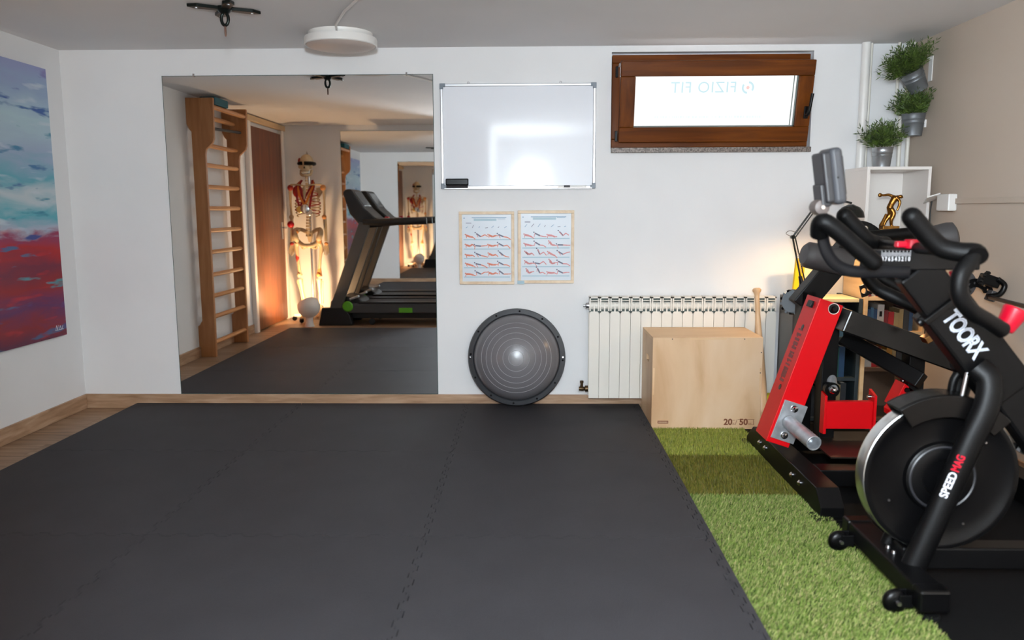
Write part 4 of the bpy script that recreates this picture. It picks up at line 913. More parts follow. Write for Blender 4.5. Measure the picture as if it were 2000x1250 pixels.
# padded rollers
obj('roller_pad', B().lathe([(0, 0), (.045, .002), (.060, .018), (.062, .05), (.062, .22), (0, .22)], W(1569, 496, -.92), (.97, .1, -.2), 32), GREY, gm, True)
obj('roller_pad', B().lathe([(0, 0), (.022, .002), (.030, .012), (.030, .09), (0, .09)], W(1525, 588, -.70), (1, -.1, .1), 24), mat('brown_black_vinyl', srgb(72, 60, 52), .45), gm, True)
obj('roller_pad', B().lathe([(0, 0), (.022, .002), (.032, .012), (.032, .09), (0, .09)], W(1526, 743, -.72), (1, -.1, .05), 24), MATS['brown_black_vinyl'], gm, True)
kb = B(); kc = W(1552, 590, -.75)
kb.lathe([(0, 0), (.052, 0), (.056, .008), (.056, .026), (.05, .032), (0, .032)], kc, (-.75, -.66, .1), 36)
kn = obj('knurled_wheel', kb, mat('grey_cast_wheel', srgb(128, 136, 142), .45, .4), gm, True)
kx = V((-.75, -.66, .1)).normalized(); ka = kx.orthogonal().normalized(); kb_ = kx.cross(ka)
for k in range(14):
    a = 2*PI*k/14; p = kc+kx*.016+(ka*math.cos(a)+kb_*math.sin(a))*.056
    obj('wheel_tooth', B().obox(p, kx, ka*math.cos(a)+kb_*math.sin(a), kx.cross(ka*math.cos(a)+kb_*math.sin(a)), .014, .006, .006), MATS['grey_cast_wheel'] if k % 2 else BLACKS, kn)
# right side adjustment plate, clamp and bar in front of the taupe wall
gp = W(1915, 552, -.95)
ring_disc(W(1905, 580, -.95), .085, .045, 6, 20, 150, 'adjustment_plate', .006)
obj('side_disc', B().lathe([(0, 0), (.062, 0), (.066, .006), (.062, .012), (0, .012)], W(1878, 555, -.93), (0, -1, 0), 28), GREY, gm, True)
cp = W(1932, 548, -1.0)
cb_ = obj('clamp_head', B().obox(cp, (1, 0, -.35), (0, 1, 0), (.35, 0, 1), .038, .03, .024), BLACKS, gm, bevel=.006)
for k in range(5): obj('clamp_tooth', B().obox(cp+V((-.045+.006*k, -.02, -.012+.012*k)), (1, 0, 1), (0, 1, 0), (-1, 0, 1), .007, .012, .006), BLACKS, cb_)
obj('clamp_lever', B().tube(smooth_path([cp+V((.02, -.03, .01)), cp+V((.05, -.035, -.02)), cp+V((.03, -.035, -.06)), cp+V((-.02, -.03, -.07))]), .012), BLACKS, cb_, True)
obj('clamp_pad', B().obox(W(1936, 578, -1.0), (1, 0, -.4), (0, 1, 0), (.4, 0, 1), .016, .02, .024), GREY, gm, bevel=.004)
obj('side_bar', B().cyl(W(1930, 580, -1.0), W(2025, 604, -1.75), .009), mat('brown_black_bar', srgb(48, 36, 32), .35, .5), gm, True)
obj('gold_fitting', B().obox(W(1812, 660, -1.35), (1, 0, .6), (0, 1, 0), (-.6, 0, 1), .02, .025, .014), BRASS, gm, bevel=.003)
# ------------------------------------------------------------------ spinning bike
YB = -2.24
bk = thing('exercise_bike', (1.6, YB, .01), 'black spinning bike with red knobs in the right foreground', 'exercise bike')
def P(u, v, dy=0): return W(u, v, YB+dy)
FZ = .010
# front stabiliser with transport wheels
sbm = obj('front_stabiliser', B().box((1.125, -2.485, FZ+.038), (1.205, -1.975, FZ+.098)), BLACK, bk, bevel=.006)
for yy in (-2.487, -1.973): obj('end_cap', B().box((1.121, yy-.028, FZ+.034), (1.209, yy+.028, FZ+.102)), BLACKS, sbm, bevel=.008)
for yy in (-2.47, -1.99): obj('levelling_foot', B().lathe([(0, 0), (.028, 0), (.032, .006), (.028, .014), (.008, .02), (.008, .04)], (1.172, yy, FZ), (0, 0, 1), 20), RUBBER, sbm, True)
for yy in (-2.445, -2.02):
    wl = obj('transport_wheel', B().lathe([(0, -.016), (.012, -.016), (.026, -.014), (.034, -.008), (.036, 0), (.034, .008), (.026, .014), (.012, .016), (0, .016)], (1.084, yy, FZ+.038), (0, 1, 0), 28), BLACKS, bk, True)
    for e_ in (-.021, .021): obj('wheel_fork', B().box((1.088, yy+e_-.003, FZ+.028), (1.128, yy+e_+.003, FZ+.066)), BLACK, wl, bevel=.002)
    obj('axle', B().lathe([(0, -.027), (.006, -.027), (.007, -.024), (.007, .024), (0, .024)], (1.086, yy, FZ+.040), (0, 1, 0), 10), STEEL, wl, True)
for yy in (-2.24, -2.28): obj('bolt', B().lathe([(0, .008), (.006, .008), (.008, 0)], (1.165, yy+.03, FZ+.098), (0, 0, 1), 10), STEEL, sbm, True)
# lower frame to the rear stabiliser
obj('bottom_tube', B().box((1.18, YB-.035, FZ+.055), (2.06, YB+.035, FZ+.125)), BLACK, bk, bevel=.006)
rs = obj('rear_stabiliser', B().box((2.03, -2.50, FZ+.038), (2.11, -1.98, FZ+.098)), BLACK, bk, bevel=.006)
for yy in (-2.47, -2.01): obj('levelling_foot', B().lathe([(0, 0), (.028, 0), (.032, .006), (.028, .014), (.008, .02), (.008, .04)], (2.07, yy, FZ), (0, 0, 1), 20), RUBBER, rs, True)
# flywheel
fc = P(1828, 926, -.0); FR = .238
FWM = mat('black_flywheel', srgb(6, 6, 7), .34, spec=.2)
fwh = obj('flywheel', B().lathe([(.0, -.030), (.055, -.030), (.060, -.040), (.098, -.040), (.108, -.034), (.112, -.022), (.128, -.020), (.175, -.024), (.212, -.028), (.218, -.032), (.226, -.032), (FR-.004, -.031), (FR-.004, .031), (.21, .028), (.11, .022), (.06, .04), (0, .03)], fc, (0, 1, 0), 96), FWM, bk, True)
obj('steel_rim', B().lathe([(FR-.004, -.031), (FR-.001, -.029), (FR, -.024), (FR, .024), (FR-.001, .029), (FR-.004, .031)], fc, (0, 1, 0), 96), mat('polished_rim', srgb(226, 228, 226), .25, 1), fwh, True)
obj('hub_ring', B().lathe([(.094, -.0405), (.098, -.043), (.102, -.0405)], fc, (0, 1, 0), 72), mat('grey_ring', srgb(40, 40, 44), .4), fwh, True)
for a in (.7, 3.6, 5.2): obj('disc_bolt', B().lathe([(0, -.030), (.003, -.030), (.004, -.026)], fc+V((.17*math.cos(a), 0, .17*math.sin(a))), (0, 1, 0), 8), STEEL, fwh, True)
obj('axle_nut', B().lathe([(0, -.056), (.009, -.056), (.010, -.042), (.018, -.040)], fc, (0, 1, 0), 12), BLACKS, fwh, True)
# brake cover over the wheel
n = 20; a0, a1 = math.radians(124), math.radians(44)
out = [((FR+.024)*math.cos(a0+(a1-a0)*k/n), (FR+.024)*math.sin(a0+(a1-a0)*k/n)) for k in range(n+1)]
inn = [((FR-.045)*math.cos(a1+(a0-a1)*k/n), (FR-.045)*math.sin(a1+(a0-a1)*k/n)) for k in range(n+1)]
mid = [((FR+.012)*math.cos(a1+(a0-a1)*k/n), (FR+.012)*math.sin(a1+(a0-a1)*k/n)) for k in range(n+1)]
cvb = B()
cvb.prism(out+inn, fc+V((0, -.052, 0)), (1, 0, 0), (0, 0, 1), (0, 1, 0), .010)
cvb.prism(out+inn, fc+V((0, .042, 0)), (1, 0, 0), (0, 0, 1), (0, 1, 0), .010)
cvb.prism(out+mid, fc+V((0, -.042, 0)), (1, 0, 0), (0, 0, 1), (0, 1, 0), .084)
obj('brake_cover', cvb, mat('black_cover_plastic', srgb(8, 7, 7), .3, spec=.25), bk, bevel=.004)
# fork legs
LC = [(1908, 716, -.045), (1932, 742, -.068), (1926, 795, -.08), (1890, 872, -.08), (1840, 985, -.08), (1783, 1108, -.08)]
leg_near = [P(*c) for c in LC]
for s in (-1, 1):
    pts = smooth_path([V((p.x, p.y if s < 0 else 2*YB-p.y, p.z)) for p in leg_near], 7)
    lg_ = obj('fork_leg', B().tube(pts, .036, 18, flat=(.72, (0, 1, 0))), BLACK, bk, True)
    if s < 0:
        fa, fb = leg_near[3], leg_near[5]; fd = (fa-fb).normalized(); fu = V((0, -1, 0)).cross(fd); nrm = fd.cross(fu)
        st_ = P(1842, 972, -.107)
        for txt, t0, ln_, mm, nm in (('SPEED', 0, .082, mat('white_print', srgb(228, 230, 240), .5), 'white lettering'), ('MAG', .086, .052, mat('red_print', srgb(206, 10, 44), .5), 'red lettering')):
            tm = text_mesh(txt, .036, .0004, bold=.0009, align='LEFT'); ww = max(p.x for p in tm.v)
            for p in tm.v: p.x *= ln_/ww
            o_ = obj('lettering', place(tm, st_+fd*t0, fd, fu, V((0, -1, 0))), mm, lg_)
            o_['label'] = nm
# brake rod and cover stay
obj('brake_rod', B().cyl(P(1892, 716, -.03), P(1873, 800, -.03), .006), STEEL, bk, True)
obj('cover_stay', B().tube(smooth_path([P(1880, 720, .05), P(1862, 745, .05), P(1855, 795, .05)]), .013), BLACK, bk, True)
# main frame tube with the maker's name, upper sleeve
F0, F1 = P(1836, 592), P(1948, 738)
fd = (F1-F0).normalized(); fu = V((0, -1, 0)).cross(fd)
mf = obj('main_frame', B().beam(F0, F1+fd*.06, .075, .150), BLACK, bk, bevel=.010)
obj('down_tube', B().beam(F1, V((1.88, YB, FZ+.10)), .07, .12), BLACK, bk, bevel=.010)
obj('frame_collar', B().beam(F0-fd*.004, F0+fd*.016, .085, .160), BLACKS, mf, bevel=.004)
tm = text_mesh('TOORX', .072, outline=.0026, shear=.1, align='LEFT', space=.9)
wd_ = max(p.x for p in tm.v)-min(p.x for p in tm.v)
for p in tm.v: p.x *= .168/wd_
obj('lettering', place(tm, P(1857, 608, -.0385)-fu*.010, fd, fu, V((0, -1, 0))), mat('white_outline_print', srgb(218, 224, 236), .4), mf)['label'] = 'white outlined lettering'
T2 = P(1785, 524)
obj('handlebar_post', B().beam(T2-fd*.0, F0+fd*.05, .055, .125), BLACK, bk, bevel=.008)
obj('pop_pin', B().lathe([(0, .05), (.012, .05), (.016, .035), (.012, .02), (.008, 0)], P(1820, 612)+V((0, 0, 0)), -fu*1.0, 16), BLACKS, bk, True)
obj('rear_cable', B().tube(smooth_path([P(1858, 530, .03), P(1872, 570, .035), P(1890, 605, .035)]), .008, 8), REDP, bk, True)
# fore-aft slider with scale
s0_, s1_ = P(1690, 507), P(1905, 507)
sl = obj('slider', B().box((s0_.x, YB-.03, s0_.z-.030), (s1_.x, YB+.03, s0_.z+.030)), mat('charcoal_slider', srgb(13, 13, 15), .4, spec=.25), bk, bevel=.004)
tk_ = B(); xa, xb = P(1722, 500, -.03).x, P(1778, 500, -.03).x; zt = P(1750, 497, -.03).z
for k in range(25):
    x = xa+(xb-xa)*k/24; hh = .012 if k % 3 == 0 else .006
    tk_.box((x-.0004, YB-.0306, zt-.004-hh*.2), (x+.0004, YB-.0300, zt+hh))
WPR = mat('white_scale_print', srgb(226, 226, 230), .5)
obj('scale_ticks', tk_, WPR, sl)['kind'] = 'stuff'
tm = text_mesh('8 7 6 5 4 3 2 1 0', .017, .0003, bold=.0004); ww = max(p.x for p in tm.v)-min(p.x for p in tm.v)
for p in tm.v: p.x *= (xb-xa)/ww
obj('scale_numbers', place(tm, ((xa+xb)/2, YB-.0303, zt-.014), (1, 0, 0), (0, 0, 1), (0, -1, 0)), WPR, sl)
kn_ = P(1780, 484)
kk = obj('clamp_knob', B().lathe([(.008, -.01), (.008, 0), (.020, .0), (.021, .004), (.021, .022), (.019, .026), (0, .027)], (kn_.x, YB, s0_.z+.034), (0, 0, 1), 28), REDP, bk, True)
obj('knob_wing', B().box((kn_.x-.048, YB-.011, s0_.z+.036), (kn_.x-.012, YB+.011, s0_.z+.055)), REDP, kk, bevel=.004)
# handlebars
def bar(name, pts, r, m=FOAM, k=7, par=bk): return obj(name, B().tube(smooth_path(pts, k), r, 18), m, par, True)
near = [P(1781, 424, -.23), P(1812, 460, -.23), P(1838, 483, -.235), P(1872, 492, -.25), P(1903, 494, -.27), P(1910, 502, -.29)]
hb_ = bar('handlebar_grip', near, .0265)
obj('grip_end', B().sphere(near[0], .0265, 16), FOAM, hb_, True)
bar('handlebar_grip', [near[-2], P(1893, 512, -.28), P(1876, 538, -.29), P(1874, 575, -.29), P(1895, 606, -.28), P(1930, 628, -.25), P(1958, 645, -.23)], .0225)
far = [V((p.x, 2*YB-p.y, p.z)) for p in near]
hb2 = bar('handlebar_grip', far, .0265)
obj('grip_end', B().sphere(far[0], .0265, 16), FOAM, hb2, True)
bar('handlebar_grip', [V((p.x, 2*YB-p.y, p.z)) for p in [near[-2], P(1893, 512, -.28), P(1876, 538, -.29), P(1874, 575, -.29), P(1895, 606, -.28), P(1930, 628, -.25), P(1958, 645, -.23)]], .0225)
obj('crossbar', B().cyl(V((near[3].x, YB-.25, near[3].z)), V((near[3].x, YB+.25, near[3].z)), .016), BLACK, bk, True)
# forward loop with padded rest and its flat stay
lp = [P(1706, 511, -.10), P(1672, 483, -.10), P(1632, 448, -.10), P(1610, 434, -.095), P(1601, 440, -.08), P(1600, 458, -.06)]
fg = bar('forward_grip', lp, .0255)
obj('grip_end', B().sphere(lp[0], .0255, 16), FOAM, fg, True)
stay = smooth_path([P(1607, 445, -.055), P(1609, 475, -.05), P(1622, 505, -.045), P(1645, 524, -.04), P(1680, 531, -.04), P(1775, 532, -.035)], 6)
obj('loop_stay', B().tube(stay, .018, 16, flat=(.5, (0, 1, 0))), mat('graphite_stay', srgb(20, 20, 23), .4, spec=.25), bk, True)
# monitor
mc = P(1619, 346, -.02); mu = V((-.16, 0, 1)).normalized(); mx_ = V((1, 0, .16)).normalized(); my = V((0, 1, 0))
mo = obj('monitor', B().obox(mc+mx_*.010, mx_, my, mu, .019, .052, .082), mat('graphite_case', srgb(64, 66, 71), .32), bk, bevel=.014, seg=4)
obj('monitor_back', B().obox(mc-mx_*.016, mx_, my, mu, .014, .046, .074), DGREY, mo, bevel=.008, seg=3)
obj('screen', B().obox(mc+mx_*.0292, mx_, my, mu, .0006, .042, .055), BLACKS, mo)
obj('side_button', B().obox(mc+mx_*.034-mu*.012, mx_, my, mu, .006, .008, .006), BLACKS, mo, bevel=.002)
obj('port', B().lathe([(0, .001), (.003, .001), (.003, 0)], mc+mx_*.006-my*.0525-mu*.004, (0, -1, 0), 10), BLACKS, mo)
obj('battery_box', B().obox(mc-mx_*.026-mu*.050, mx_, my, mu, .014, .034, .034), DGREY, mo, bevel=.005)
jc = P(1600, 405, -.02)
obj('monitor_joint', B().lathe([(0, -.030), (.012, -.030), (.021, -.027), (.023, -.020), (.023, .020), (.021, .027), (0, .03)], jc, (0, 1, 0), 28), mat('brown_grey_joint', srgb(104, 94, 90), .45), mo, True)
obj('joint_screw', B().lathe([(0, -.034), (.006, -.034), (.008, -.030)], jc, (0, 1, 0), 12), CHROME, mo, True)
obj('monitor_arm', B().tube(smooth_path([jc, P(1612, 425, -.01), P(1640, 455, 0), P(1695, 500, 0)]), .012, 12), BLACK, bk, True)
# brake knob
b0_, b1_ = P(1944, 672), P(1984, 606); bd_ = (b1_-b0_).normalized(); bl = (b1_-b0_).length
kb2 = obj('brake_knob', B().lathe([(0, bl*.42), (.024, bl*.42), (.027, bl*.47), (.037, bl*1.0), (.034, bl*1.04), (0, bl*1.05)], b0_, bd_, 32), REDP, bk, True)
obj('knob_stem', B().lathe([(.008, -.02), (.008, bl*.1), (.010, bl*.1), (.010, bl*.34), (.016, bl*.36), (.016, bl*.43)], b0_, bd_, 20), CHROME, kb2, True)
obj('stem_sleeve', B().cyl(b0_-bd_*.04, b0_+bd_*.01, .0105), DGREY, kb2, True)
# rear of the bike (beyond the picture edge): seat post, saddle, cranks
obj('seat_tube', B().beam((1.78, YB, FZ+.11), (1.97, YB, .74), .06, .075), BLACK, bk, bevel=.008)
obj('seat_post', B().beam((1.955, YB, .70), (2.0, YB, .87), .04, .05), STEEL, bk, bevel=.004)
sd_ = B(); sp = [(-.14, .015), (-.05, .03), (.03, .075), (.10, .095), (.13, .06), (.13, -.06), (.10, -.095), (.03, -.075), (-.05, -.03), (-.14, -.015)]
sd_.prism(sp, (1.99, YB, .875), (1, 0, 0), (0, 1, 0), (0, 0, 1), .055)
obj('saddle', sd_, FOAM, bk, bevel=.018, seg=4)
obj('chain_case', B().lathe([(0, -.02), (.11, -.02), (.12, -.012), (.12, .012), (.11, .02), (0, .02)], (1.74, YB-.06, .34), (0, 1, 0), 40), BLACKS, bk, True)
for s, a in ((-1, -.5), (1, PI-.5)):
    c = V((1.74, YB+s*.10, .34)); e = c+V((math.cos(a), 0, math.sin(a)))*.165
    ck_ = obj('crank', B().beam(c, e, .018, .028), STEEL, bk, bevel=.003)
    obj('pedal', B().box((e.x-.045, e.y+s*.012, e.z-.012), (e.x+.045, e.y+s*.105, e.z+.012)), BLACKS, ck_, bevel=.004)
# ------------------------------------------------------------------ wall bars on the left wall (seen in the mirror)
BEECH = wood('beech_wood', srgb(156, 98, 54), srgb(172, 114, 66), srgb(186, 130, 82), .42, (6, 6, .8), 3)
BEECHR = wood('beech_rung', srgb(190, 128, 78), srgb(204, 144, 92), srgb(214, 158, 108), .4, (4, .6, 4), 3)
wbz = thing('wall_bars', (XL, -2.06, 0), 'tall beech wall bars ladder on the left wall, seen in the mirror', 'wall bars')
prof = [(.0, 0), (.135, 0), (.138, .3), (.137, 1.62), (.145, 1.665), (.20, 1.715), (.212, 1.75), (.218, 2.06), (.0, 2.06), (.0, 1.86), (.018, 1.82), (.036, 1.80), (.036, .30), (.012, .262), (.0, .255)]
for yy in (-1.715, -2.445): obj('upright', B().prism(prof, (XL, yy, 0), (1, 0, 0), (0, 0, 1), (0, 1, 0), .032), BEECH, wbz, bevel=.003)
for z in (1.703, 1.546, 1.375, 1.203, 1.025, .851, .667, .494, .324, .114):
    obj('rung', B().tube([(XL+.108, -2.42, z), (XL+.108, -1.71, z)], .024, 14, flat=(.75, (0, 0, 1))), BEECHR, wbz, True)
obj('rung', B().tube([(XL+.195, -2.42, 1.995), (XL+.195, -1.71, 1.995)], .019, 14), BEECHR, wbz, True)
obj('rung', B().tube([(XL+.10, -2.42, 1.93), (XL+.10, -1.71, 1.93)], .019, 14), BEECHR, wbz, True)
obj('pull_up_bar', B().cyl((XL+.16, -2.42, 1.86), (XL+.05, -2.0, 1.86), .012), GREY, wbz, True)
tb = B(); tb.box((XL+.09, -2.02, 2.016), (XL+.215, -1.74, 2.076))
tag(obj('teal_foam_block', tb, mat('teal_foam', srgb(24, 96, 112), .7, bump=.1, bscale=200), bevel=.006), 'teal foam block lying on top of the wall bars', 'block')

# ------------------------------------------------------------------ anatomical skeleton on a wheeled stand
SK = V((-2.315, -3.74, 0))
sk = thing('anatomical_skeleton', (SK.x, SK.y, 0), 'life-size anatomical skeleton with coloured muscle marks and a black eye mask', 'skeleton')
BONE = mat('bone_plastic', srgb(206, 182, 146), .5, vary=.08, vscale=20)
BONO = mat('orange_marked_bone', srgb(222, 150, 84), .5, vary=.25, vscale=30)
BONR = mat('red_marked_bone', srgb(168, 48, 40), .5, vary=.2, vscale=30)
def K(x, z, y=0): return SK+V((x, y, z))
def bone(pts, rs, name='bone', m=BONE, par=sk):
    pts2 = smooth_path(pts, 4); return obj(name, B().tube(pts2, list(np.interp(np.linspace(0, 1, len(pts2)), np.linspace(0, 1, len(rs)), rs)), 10), m, par, True)
# skull
skb = B(); skb.sphere(K(.005, 1.685, -.01), .082, 20, (.86, 1.08, .98)); skb.sphere(K(.005, 1.62, .045), .05, 14, (.95, .8, .95)); skb.sphere(K(-.05, 1.635, .04), .022, 10); skb.sphere(K(.06, 1.635, .04), .022, 10)
skl = obj('skull', skb, BONE, sk, True)
r_ = skl.modifiers.new('fuse', 'REMESH'); r_.mode = 'VOXEL'; r_.voxel_size = .007; r_.use_smooth_shade = True
obj('nose_opening', B().prism([(-.01, 0), (.01, 0), (0, .025)], K(.005, 1.615, .083), (1, 0, 0), (0, 0, 1), (0, 1, 0), .006), BLACKS, skl)
jw = obj('jaw', B().tube(smooth_path([K(-.052, 1.60, .0), K(-.045, 1.555, .03), K(.0, 1.545, .072), K(.05, 1.555, .03), K(.058, 1.60, .0)], 5), .014, 10), BONE, sk, True)
obj('teeth', B().tube(smooth_path([K(-.028, 1.575, .062), K(.004, 1.575, .082), K(.036, 1.575, .062)], 5), .009, 8), mat('tooth_white', srgb(240, 232, 214), .3), jw, True)
obj('temple_muscle', B().sphere(K(-.064, 1.69, .01), .035, 12, (.4, 1, 1.1)), BONR, skl, True)
# spine
for k in range(20):
    z = 1.535-k*.0315; y = .0+.022*math.sin((k-3)/20*PI*1.7); w_ = .014+.0007*k
    obj('vertebra', B().cyl(K(.003, z, -y), K(.003, z-.022, -y), w_, n=10).obox(K(.003, z-.012, -y-.025), (1, 0, 0), (0, 1, 0), (0, 0, 1), .004, .018, .006), BONE, sk, True)
# ribcage
for k in range(10):
    z = 1.44-k*.031; w_ = [.055, .085, .105, .118, .127, .132, .134, .132, .126, .116][k]; d_ = .6
    for s in (-1, 1):
        pts = [K(.003+s*w_*math.sin(t), z-.045*(t/PI)-.02*(t/PI)**2, -.03-w_*d_*math.cos(t)*.5+w_*d_*.5*(1-math.cos(t))-.01) for t in np.linspace(.12, PI*(.94 if k < 7 else .72), 9)]
        obj('rib', B().tube(smooth_path(pts, 2), .006, 7), BONE if (k+s) % 3 else BONR, sk, True)
bone([K(.003, 1.43, .095), K(.003, 1.36, .115), K(.003, 1.27, .125)], [.014, .016, .010], 'sternum', BONE)
# muscle mark on the left chest and shoulder
obj('chest_muscle', B().sphere(K(-.085, 1.38, .045), .055, 14, (1.0, .5, 1.2)), BONR, sk, True)
for s in (-1, 1):
    m1 = BONR if s < 0 else BONO
    bone([K(0, 1.435, .08), K(s*.08, 1.45, .065), K(s*.16, 1.45, .02)], [.008, .008, .009], 'collarbone')
    sc = B(); sc.prism([(s*.075, 1.42), (s*.15, 1.43), (s*.16, 1.40), (s*.085, 1.28)], SK+V((0, -.085, 0)), (1, 0, 0), (0, 0, 1), (0, 1, 0), .012)
    obj('shoulder_blade', sc, BONE, sk, bevel=.004)
    ar_ = bone([K(s*.17, 1.43), K(s*.178, 1.40), K(s*.178, 1.28), K(s*.175, 1.14), K(s*.173, 1.11)], [.024, .018, .011, .012, .020], 'upper_arm_bone', BONE)
    obj('shoulder_mark', B().sphere(K(s*.172, 1.42, .008), .032, 12, (1, .9, 1)), m1, ar_, True)
    obj('elbow_mark', B().sphere(K(s*.173, 1.115, .006), .026, 12), BONO if s > 0 else BONE, ar_, True)
    bone([K(s*.168, 1.10), K(s*.172, .98), K(s*.176, .86)], [.012, .009, .012], 'forearm_bone')
    bone([K(s*.182, 1.10, -.012), K(s*.188, .98, -.01), K(s*.19, .86)], [.012, .008, .009], 'forearm_bone')
    hb3 = B(); hb3.sphere(K(s*.183, .835), .022, 10, (1, .6, .9))
    obj('wrist', hb3, BONO if s > 0 else BONR, sk, True)
    for f in range(5):
        a = (f-2)*.2; L = [.075, .10, .11, .10, .085][f]
        p0 = K(s*.183+s*(f-2)*.008, .82); p1 = p0+V((s*math.sin(a)*.3*L, .01, -L*.55)); p2 = p0+V((s*math.sin(a)*.4*L, .03, -L))
        bone([p0, p1, p2], [.006, .0055, .004], 'finger_bone')
# pelvis
pv_ = B()
for s in (-1, 1):
    pv_.tube(smooth_path([K(s*.03, .955, -.05), K(s*.09, .985, -.03), K(s*.135, .965, .03), K(s*.125, .90, .055), K(s*.10, .855, .03), K(s*.045, .82, .06), K(0, .815, .065)], 4), [.02]*6+[.03]*8+[.024]*11, 10)
    pv_.tube(smooth_path([K(s*.10, .85, .0), K(s*.07, .79, -.01), K(s*.035, .80, .04)], 4), .013, 8)
pv_.prism([(-.04, .97), (.04, .97), (.012, .85), (-.012, .85)], SK+V((0, -.06, 0)), (1, 0, 0), (0, 0, 1), (0, 1, 0), .03)
pe = obj('pelvis', pv_, BONE, sk, True)
obj('hip_mark', B().sphere(K(.115, .865, .03), .032, 12), BONO, pe, True)
obj('hip_mark', B().sphere(K(-.13, .96, .04), .03, 12, (1.2, .6, .9)), BONO, pe, True)
# legs
legs = {-1: [K(-.125, .85, .02), K(-.135, .80), K(-.115, .55), K(-.112, .50), K(-.112, .46), K(-.07, .20), K(-.045, .15)], 1: [K(.115, .85, .02), K(.13, .80), K(.10, .56), K(.095, .50), K(.095, .46), K(.10, .20), K(.105, .14)]}
for s, L in legs.items():
    th_ = bone([L[0], L[1], (L[1]+L[2])/2, L[2], L[3]], [.026, .022, .013, .018, .030], 'thigh_bone')
    if s < 0: obj('thigh_mark', B().tube([K(-.138, .74), K(-.13, .69), K(-.124, .62)], [.008, .02, .008], 10), BONR, th_, True)
    else: obj('knee_mark', B().tube([K(.105, .60), K(.098, .52), K(.098, .49)], [.012, .027, .03], 10), BONO, th_, True)
    obj('kneecap', B().sphere(L[3]+V((0, .03, .005)), .02, 10, (1, .6, 1.1)), BONE if s < 0 else BONO, th_, True)
    bone([L[4], (L[4]+L[5])/2, L[5]], [.030, .014, .019], 'shin_bone'); bone([L[4]+V((s*.03, -.01, -.02)), (L[4]+L[5])/2+V((s*.022, -.01, 0)), L[5]+V((s*.02, -.005, 0))], [.010, .008, .012], 'calf_bone')
    ft = B(); ft.tube(smooth_path([L[6]+V((0, -.05, -.01)), L[6]+V((0, 0, .02)), L[6]+V((-.02*0, .07, -.035)), L[6]+V((0, .15, -.075))], 4), [.02]*4+[.024]*4+[.018]*5, 10)
    fo_ = obj('foot', ft, BONE, sk, True)
    for f in range(5): obj('toe_bone', B().tube([L[6]+V(((f-2)*.012, .10, -.05)), L[6]+V(((f-2)*.016, .185, -.092))], [.007, .005], 7), BONE, fo_, True)
# eye mask
obj('eye_mask', B().tube(smooth_path([K(.005+.078*math.sin(t), 1.668+.0, -.012+.098*math.cos(t)) for t in np.linspace(0, 2*PI, 17)[:-1]], 2), .019, 8, flat=(1, (0, 0, 1))), BLACKS, sk, True)
# stand
obj('stand_pole', B().cyl(K(.0, .06, -.085), K(.0, 1.76, -.085), .011), STEEL, sk, True)
obj('hanger', B().tube(smooth_path([K(0, 1.755, -.085), K(0, 1.79, -.04), K(.005, 1.765, -.01)]), .006), STEEL, sk, True)
sbse = obj('stand_base', B().lathe([(0, .05), (.05, .05), (.05, .085), (.02, .095), (.02, .12), (0, .12)], K(0, 0, -.085), (0, 0, 1), 20), WPL, sk, True)
for k in range(5):
    a = 2*PI*k/5+.63; d = V((math.cos(a), math.sin(a), 0)); e = K(-.03, .062, -.085)+d*.18
    obj('stand_leg', B().beam(K(0, .07, -.085), e, .06, .028, (-d.y, d.x, 0)), WPL, sbse, bevel=.006)
    obj('caster', B().lathe([(0, -.014), (.024, -.012), (.026, 0), (.024, .012), (0, .014)], (e.x, e.y, .0265), (-d.y, d.x, 0), 18), BLACKS, sbse, True)
# medals hanging from its neck
RIB = mat('dark_red_ribbon', srgb(150, 18, 34), .6); RIBO = mat('orange_ribbon', srgb(216, 122, 40), .6)
MED = [(-.045, 1.195, .135, mat('gold_medal_metal', srgb(206, 170, 96), .3, .9), RIB, 'gold medal on a dark red ribbon hanging from the skeleton', .035),
       (.012, 1.20, .150, mat('silver_medal_metal', srgb(232, 236, 236), .2, .9), RIBO, 'large silver medal on an orange ribbon hanging from the skeleton', .046),
       (.050, 1.165, .138, mat('pale_medal_metal', srgb(222, 226, 222), .25, .9), RIB, 'pale silver medal on a dark red ribbon hanging beside the large one', .034)]
for dx, z, y, mm, rb, lab, r in MED:
    t = thing('medal', K(dx, z-r, y), lab, 'medal', 'medals on the skeleton')
    obj('disc', B().lathe([(0, .004), (r*.9, .004), (r, .001), (r, -.003), (0, -.003)], K(dx, z, y), (0, 1, 0), 28), mm, t, True)
    for s in (-1, 1):
        pts = smooth_path([K(s*.055, 1.50, -.02), K(s*.075+dx*.3, 1.44, .055), K(s*.05+dx*.6, 1.34, y*.9), K(dx+s*.006, z+r, y)], 5)
        b_ = B()
        for p, q in zip(pts[:-1], pts[1:]): b_.beam(p, q, .022, .0015, (1, 0, .2*s))
        obj('ribbon', b_, rb, t)
tag(obj('red_ball', B().sphere(K(-.170, 1.04, .055), .036, 16), mat('red_rubber_ball', srgb(178, 12, 30), .4), smooth=True), 'small red ball at the forearm of the skeleton', 'ball')

